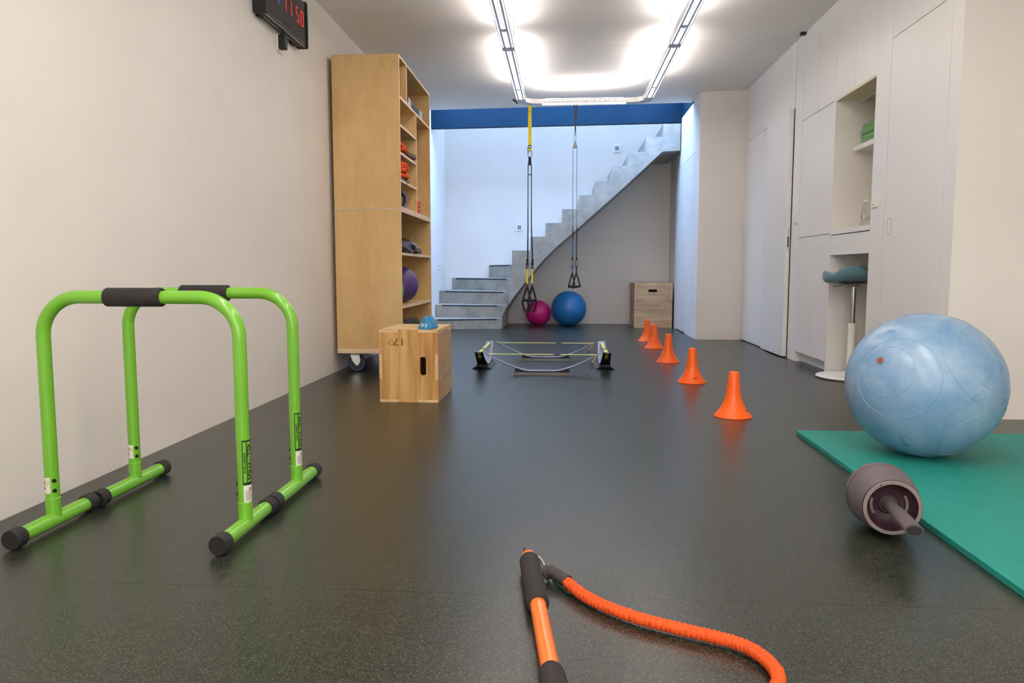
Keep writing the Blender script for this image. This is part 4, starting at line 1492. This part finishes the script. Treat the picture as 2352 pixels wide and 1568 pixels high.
for sx, xe in ((-1, -0.0225), (1, 0.035)):
    x0 = sx * 0.019
    pts = [(x0, 0, 1.99), (x0 + sx * 0.001, 0, 1.6), (x0 * 0.9 + xe * 0.1, 0, 1.3), (xe * 0.95, 0, 0.95), (xe, 0, 0.90)]
    obj('main_strap', st(pts, [0.010, 0.010, 0.012, 0.016, 0.018], (1, 0.2, 0), 0.003), WEB, tr)
    obj('cam_buckle', bx(xe - 0.019, xe + 0.013, -0.008, 0.008, 0.80, 0.875), BLACK, tr, bevel=0.004)
    obj('buckle_stitch', bx(xe - 0.004, xe + 0.004, -0.0095, -0.008, 0.815, 0.83), WHITEP, tr)
    obj('keeper', bx(xe - 0.013, xe + 0.011, -0.006, 0.006, 0.87, 0.925), WEB, tr, bevel=0.003)
    obj('pull_tab', st(smooth_path([(xe, -0.008, 0.925), (xe + sx * 0.018, -0.010, 0.928), (xe + sx * 0.032, -0.012, 0.905)], 5), 0.012, (0, 1, 0.3), 0.002), YELLOW, tr)
    obj('lower_strap', st([(xe - 0.003, 0, 0.81), (xe - 0.004, 0, 0.72), (xe - 0.004, 0, 0.62)], 0.020, (1, 0, 0), 0.003), YELLOW, tr)
    obj('strap_cuff', bx(xe - 0.017, xe + 0.009, -0.004, 0.004, 0.595, 0.627), BLACK, tr, bevel=0.002)
    obj('cuff_label', bx(xe - 0.010, xe + 0.002, -0.0045, -0.0038, 0.602, 0.614), mat('grey_label', (150, 150, 146), 0.5), tr)
    xa = xe - 0.004
    off = -0.010 if sx < 0 else 0.007
    yy = -0.02 if sx < 0 else 0.02
    xl, xr = xa + off - 0.040 , xa + off + 0.040
    if sx < 0:
        xl, xr = -0.073, 0.012
    else:
        xl, xr = -0.012, 0.073
    h = obj('handle', tb([(xl, yy, 0.437), (xr, yy, 0.437)], 0.015, seg=16), FOAM, tr, smooth=True)
    for xx in (xl, xr):
        obj('handle_strap', st(smooth_path([(xa, 0, 0.60), ((xa * 0.7 + xx * 0.3), yy * 0.5, 0.555), (xx, yy, 0.445), (xx + (0.004 if xx > xa else -0.004), yy, 0.40), (xx * 0.75 + xa * 0.25, yy, 0.33), (xa * 0.6 + xx * 0.4, yy, 0.302), (xa, yy, 0.297)], 5), 0.024, (1, 0.6, 0), 0.003), WEB, h)

tp = thing('pulley_trainer', 'blue cord suspension trainer with steel pulley, hanging right of the yellow one', 'suspension trainer', (0.123, YS, 0))
ztop = zc(0.123)
obj('ceiling_anchor', bx(-0.03, 0.03, -0.02, 0.02, ztop - 0.015, ztop + 0.001), BLACK, tp)
BRS = mat('grey_brown_webbing', (72, 70, 80), 0.75)
obj('anchor_strap', st([(-0.012, 0, ztop - 0.01), (-0.006, 0, 2.50), (0.0, 0, 2.36), (-0.006, 0, 2.33), (-0.0035, 0, 2.30)], [0.018, 0.014, 0.010, 0.006, 0.005], (1, 0.3, 0), 0.003), BRS, tp)
obj('anchor_strap', st([(0.016, 0.002, ztop - 0.01), (0.010, 0.002, 2.50), (0.004, 0.002, 2.40), (0.008, 0.002, 2.33), (0.005, 0, 2.30)], [0.018, 0.014, 0.010, 0.006, 0.005], (1, 0.3, 0), 0.003), BRS, tp)
bm = bm_new()
for z in (2.63, 2.585, 2.54, 2.47):
    lathe(bm, [(0, 0), (0.004, 0), (0, 0.002)], seg=8, M=Matrix.Translation((0.012 if int(z * 100) % 2 else -0.008, -0.004, z)) @ Matrix.Rotation(PI / 2, 4, 'X'))
obj('rivets', bm, STEEL, tp)
obj('carabiner', tb(loop(0, 2.272, 0.018, 0.06, 0), 0.003, seg=8, closed=True, cap=False), CHROME, tp, smooth=True)
bm = plate_holes([(0.0, 2.245)] + [(0.0, 2.245)][:0] + [(-0.009, 2.238)] + [(0.0245 * math.cos(math.radians(a)), 2.180 + 0.0245 * math.sin(math.radians(a))) for a in range(165, 380, 12)] + [(0.009, 2.238)],
                 [[(0.005 * math.cos(k * PI / 6), 2.231 + 0.005 * math.sin(k * PI / 6)) for k in range(12)]], 0.004, 'y', -0.010)
obj('pulley_cheek', bm, GREYM, tp)
obj('pulley_wheel', lt([(0, -0.007), (0.021, -0.007), (0.017, 0), (0.021, 0.007), (0, 0.007)], seg=28, M=Matrix.Translation((0, 0, 2.180)) @ Matrix.Rotation(PI / 2, 4, 'X')), CHROME, tp, smooth=True)
obj('pulley_pin', lt([(0, 0), (0.009, 0), (0.007, 0.003), (0, 0.003)], seg=20, M=Matrix.Translation((0, -0.010, 2.180)) @ Matrix.Rotation(PI / 2, 4, 'X')), CHROME, tp, smooth=True)
CORDB = mat('petrol_cord', (44, 104, 128), 0.6)
STB = mat('blue_webbing', (30, 110, 178), 0.6)
for sx, xe in ((-1, -0.018), (1, 0.028)):
    x0 = sx * 0.0225
    obj('cord', tb([(x0, 0, 2.18), (x0 * 1.0, 0, 1.8), ((x0 * 0.5 + xe * 0.5), 0, 1.5), (xe, 0, 1.27)], 0.0028, seg=8), CORDB, tp, smooth=True)
    obj('cord_sleeve', tb([(xe, 0, 1.29), (xe, 0, 1.24), (xe, 0, 1.17), (xe, 0, 1.13)], [0.004, 0.0055, 0.0065, 0.005], seg=10), BLACK, tp, smooth=True)
    obj('long_strap', st([(xe, 0, 1.15), (xe - 0.001, 0, 1.0), (xe - 0.001, 0, 0.91)], 0.012, (1, 0.3, 0), 0.003), STB if sx < 0 else BRS, tp)
    obj('buckle', bx(xe - 0.010, xe + 0.008, -0.006, 0.006, 0.900, 0.935), BLACK, tp, bevel=0.003)
    obj('snap_ring', tb(loop(xe - 0.002, 0.855, 0.024, 0.085, 0), 0.003, seg=8, closed=True, cap=False), BLACK, tp, smooth=True)
    obj('short_strap', st([(xe - 0.001, 0, 0.83), (xe - 0.002, 0, 0.775), (xe - 0.002, 0, 0.745)], 0.013, (1, 0.3, 0), 0.003), STB if sx < 0 else WEB, tp)
    xa = xe - 0.002
    if sx < 0:
        p0, p1 = Vector((-0.065, -0.02, 0.592)), Vector((0.012, 0.02, 0.602))
    else:
        p0, p1 = Vector((-0.020, -0.03, 0.585)), Vector((0.074, 0.02, 0.602))
    h = obj('handle', tb([p0, p1], 0.0135, seg=16), FOAM, tp, smooth=True)
    for pp in (p0, p1):
        obj('handle_strap', st([(xa, 0, 0.75), (xa * 0.5 + pp.x * 0.5, pp.y * 0.5, 0.68), (pp.x, pp.y, pp.z - 0.012)], 0.016, (1, 0.5, 0), 0.003), WEB, h)

# ------------------------------------------------------------ wall clock with adapter
clk = thing('digital_clock', 'black digital wall clock with red digits high on the left wall', 'clock', (-1.745, 0, 0))
CLK = mat('clock_case', (34, 32, 34), 0.4)
# y runs away from the camera; face looks +x
Y0, Y1, Z0, Z1 = 4.20, 4.852, 2.222, 2.49
obj('case', bx(0.018, 0.072, Y0, Y1, Z0, Z1), CLK, clk, bevel=0.003)
obj('display', bx(0.0715, 0.0745, Y0 + 0.012, Y1 - 0.012, Z0 + 0.018, Z1 - 0.012), mat('smoked_acrylic', (38, 36, 38), 0.18), clk)
bm = bm_new()
box(bm, 0.026, 0.038, Y0 + 0.01, Y1, Z0 - 0.006, Z0)
box(bm, 0.052, 0.066, Y0 + 0.01, Y1, Z0 - 0.006, Z0)
obj('bottom_rails', bm, mat('grey_clock_trim', (128, 122, 118), 0.4), clk)
for y in (Y0, Y1):
    s = -1 if y == Y0 else 1
    bm = bm_new()
    prism(bm, rrect(0.006, 0.082, Z0 - 0.012, Z1 + 0.012, 0.012), 0.020, 'y', y if s > 0 else y - 0.020)
    for k in range(16):
        box(bm, 0.081, 0.0845, (y if s > 0 else y - 0.018), (y + 0.018 if s > 0 else y), Z0 + 0.05 + k * 0.009, Z0 + 0.054 + k * 0.009)
    obj('end_bumper', bm, RUBBER, clk, bevel=0.003)
bm = bx(0.0, 0.03, Y0 + 0.03, Y0 + 0.07, Z0 - 0.012, Z1)
box(bm, 0.0, 0.03, Y1 - 0.10, Y1 - 0.06, Z0 - 0.012, Z1)
obj('wall_bracket', bm, BLACK, clk)
RED = mat('red_led', (200, 30, 30), 0.5, emit=(235, 40, 36), estr=1.1)
BLU = mat('blue_led', (60, 70, 220), 0.5, emit=(70, 80, 235), estr=1.1)
segs = {'0': 'abcdef', '1': 'bc', '5': 'afgcd'}
def digit(ch, y0, m, w_=0.048, h=0.092, z0=2.326, tk=0.0055):
    bm = bm_new()
    X0, X1 = 0.0746, 0.0756
    S_ = {'a': (y0, y0 + w_, z0 + h - tk, z0 + h), 'd': (y0, y0 + w_, z0, z0 + tk), 'g': (y0, y0 + w_, z0 + h / 2 - tk / 2, z0 + h / 2 + tk / 2),
          'f': (y0, y0 + tk * 1.4, z0 + h / 2, z0 + h), 'e': (y0, y0 + tk * 1.4, z0, z0 + h / 2), 'b': (y0 + w_ - tk * 1.4, y0 + w_, z0 + h / 2, z0 + h), 'c': (y0 + w_ - tk * 1.4, y0 + w_, z0, z0 + h / 2)}
    for k in segs[ch]:
        a0, a1, b0, b1 = S_[k]
        box(bm, X0, X1, a0 + 0.001, a1 - 0.001, b0 + 0.001, b1 - 0.001)
    obj('digit', bm, m, clk)
digit('1', 4.345, BLU)
digit('1', 4.465, RED)
digit('1', 4.555, RED)
digit('5', 4.677, RED)
digit('0', 4.757, RED)
so = thing('wall_socket', 'white wall socket under the digital clock on the left wall', 'socket', (-1.745, 4.575, 2.165))
obj('socket_plate', prism(bm_new(), rrect(-0.045, 0.045, -0.06, 0.045, 0.008), 0.009, 'x', 0.0), WHITEP, so, bevel=0.002)
ad = thing('power_adapter', 'black power adapter plugged in below the digital clock, its cable running up', 'power adapter', (-1.736, 4.555, 2.168))
obj('adapter_body', bx(0.0005, 0.045, -0.022, 0.022, -0.05, 0.035), BLACK, ad, bevel=0.008, seg=3)
obj('cable', tb(smooth_path([(0.022, 0, 0.03), (0.023, 0.0, 0.045), (0.028, -0.004, 0.050), (0.034, -0.01, 0.041)], 5), 0.003, seg=8), BLACK, ad, smooth=True)

# ------------------------------------------------------------ saddle stool in the knee space
sl = thing('saddle_stool', 'height-adjustable stool with teal saddle seat on white disc base, in the knee space', 'stool', (2.085, 5.49, 0))
SEATM = mat('teal_upholstery', (82, 120, 132), 0.85, noise=0.06, nscale=40, bump=0.2, bscale=300, sheen=0.3)
obj('base', lt([(0.0, 0.0), (0.215, 0.0), (0.232, 0.006), (0.236, 0.014), (0.230, 0.021), (0.19, 0.027), (0.06, 0.033), (0.03, 0.045), (0.0, 0.045)], seg=56), WHITEP, sl, smooth=True, angle=50)
obj('lower_column', lt([(0.0, 0.03), (0.031, 0.03), (0.028, 0.38), (0.026, 0.40), (0.0, 0.40)], seg=28), WHITEP, sl, smooth=True, angle=50)
obj('gas_lift', lt([(0.0, 0.39), (0.0175, 0.39), (0.0175, 0.675), (0.0, 0.675)], seg=24), CHROME, sl, smooth=True, angle=50)
obj('seat_mount', bx(-0.035, 0.03, -0.035, 0.035, 0.66, 0.695), mat('grey_mount', (158, 154, 146), 0.5), sl, bevel=0.004)
obj('mount_plate', bx(-0.055, 0.055, -0.06, 0.06, 0.692, 0.70), mat('grey_mount', (158, 154, 146), 0.5), sl)
obj('lever', st([(-0.03, -0.02, 0.688), (-0.09, -0.03, 0.677), (-0.155, -0.04, 0.666)], [0.012, 0.022, 0.014], (0, 1, 0), 0.006), GREYM, sl)
bm = bm_new()
NU = 72
def seat_pt(a, r, t):
    ca, sa = math.cos(a), math.sin(a)
    px, py = 0.212, 0.185
    sq = 1.0 / (abs(ca) ** 2.8 + abs(sa) ** 2.8) ** (1 / 2.8)
    x, y = px * ca * sq * r, py * sa * sq * r
    u, v = x / px, y / py
    top = 0.728 + 0.085 * min(1, abs(v) * 1.15) ** 1.3 * max(0, (1 - 2.6 * u * u)) + 0.062 * abs(u) ** 1.8
    bot = 0.682 + 0.042 * v * v * max(0, (1 - 1.6 * u * u)) + 0.008 * u * u
    return (x, y, (top + bot) / 2 + t * (top - bot) / 2)
rings_ = []
for r_, t_ in ((.15, 1), (.4, 1), (.62, 1), (.8, .99), (.9, .93), (.96, .78), (.99, .5), (1, .15), (.995, -.25), (.965, -.6), (.91, -.85), (.82, -.97), (.6, -1), (.3, -1), (.1, -1)):
    rings_.append([bm.verts.new(seat_pt(2 * PI * k / NU, r_, t_)) for k in range(NU)])
for A, B in zip(rings_, rings_[1:]):
    for k in range(NU):
        bm.faces.new((A[k], A[(k + 1) % NU], B[(k + 1) % NU], B[k]))
bm.faces.new(rings_[0]); bm.faces.new(rings_[-1])
o = obj('seat', bm, SEATM, sl, smooth=True, angle=180)
o.rotation_euler = (0, 0, math.radians(-24))
bm = lt([(0, 0.684), (0.13, 0.688), (0.15, 0.700), (0, 0.704)], seg=32)
obj('seat_shell', bm, BLACK, sl)

# ------------------------------------------------------------ towels and bottle in the niche
TOW = mat('green_terry', (84, 152, 72), 0.95, noise=0.12, nscale=120, bump=0.6, bscale=400, sheen=0.4)
tl = ['lowest folded green towel of the stack on the niche shelf', 'second folded green towel from the bottom of the niche stack',
      'third folded green towel from the bottom of the niche stack', 'topmost folded green towel of the stack on the niche shelf']
z = 1.691
for k in range(4):
    hh = [0.036, 0.034, 0.040, 0.036][k]
    off = [0.0, 0.004, -0.004, 0.006][k]
    prof2 = []
    # folded towel: rounded fold at the far end, two layers
    bm = bm_new()
    rr = hh / 2
    pr2 = arc(0.155 + off, z + rr, rr, -90, 90, 8) + [(0.0, z + hh * 1.02), (-0.13, z + hh), (-0.13, z)] 
    prism(bm, pr2, 0.24, 'x', 2.17 + off)
    o = obj('folded_towel', bm, TOW, smooth=True, bevel=0.008, seg=3)
    o.location = (0, 5.30 + 0.235, 0)
    tag(o, tl[k], 'towel', 'green towels stacked in the niche')
    z += hh + 0.0008
bt = thing('water_bottle', 'small clear plastic water bottle standing on the niche desk top', 'bottle', (2.037, 5.21, 1.0785))
PET = mat('clear_plastic', (240, 244, 244), 0.06, trans=0.95, spec=0.5)
MATS['clear_plastic'].node_tree.nodes['Principled BSDF'].inputs['IOR'].default_value = 1.12
pp = [(0.0, 0.0), (0.026, 0.0), (0.031, 0.006), (0.031, 0.03), (0.0295, 0.034), (0.031, 0.038), (0.031, 0.078), (0.0295, 0.082), (0.031, 0.086), (0.029, 0.10), (0.024, 0.122), (0.017, 0.140), (0.0125, 0.150), (0.0125, 0.165), (0.0, 0.165)]
obj('bottle_body', lt(pp, seg=36), PET, bt, smooth=True, angle=60)
obj('cap', lt([(0, 0.160), (0.0142, 0.160), (0.0142, 0.173), (0.0, 0.173)], seg=24), WHITEP, bt, smooth=True, angle=50)
lb = obj('label', lt([(0.0314, 0.042), (0.0318, 0.044), (0.0318, 0.072), (0.0314, 0.074)], seg=36), mat('bottle_label', (206, 200, 192), 0.5), bt, smooth=True)
bm = bm_new()
def wr(a0, z0):
    return lambda u, v: (0.0322 * math.cos(a0 + u / 0.0322), 0.0322 * math.sin(a0 + u / 0.0322), z0 + v)
for k in range(8):
    merge(bm, remap(quad_uv(bm_new(), -0.009 + k * 0.0025, -0.0078 + k * 0.0025, 0, 0.010), wr(math.radians(-105), 0.046)))
merge(bm, remap(quad_uv(bm_new(), -0.010, -0.001, 0, 0.003), wr(math.radians(-105), 0.062)))
obj('label_print', bm, mat('dark_label_ink', (70, 62, 52), 0.6), lb)
obj('label_band', remap(quad_uv(bm_new(), -0.010, 0.004, 0, 0.026, 6, 1), wr(math.radians(-165), 0.045)), mat('blue_label_ink', (92, 120, 180), 0.5), lb)
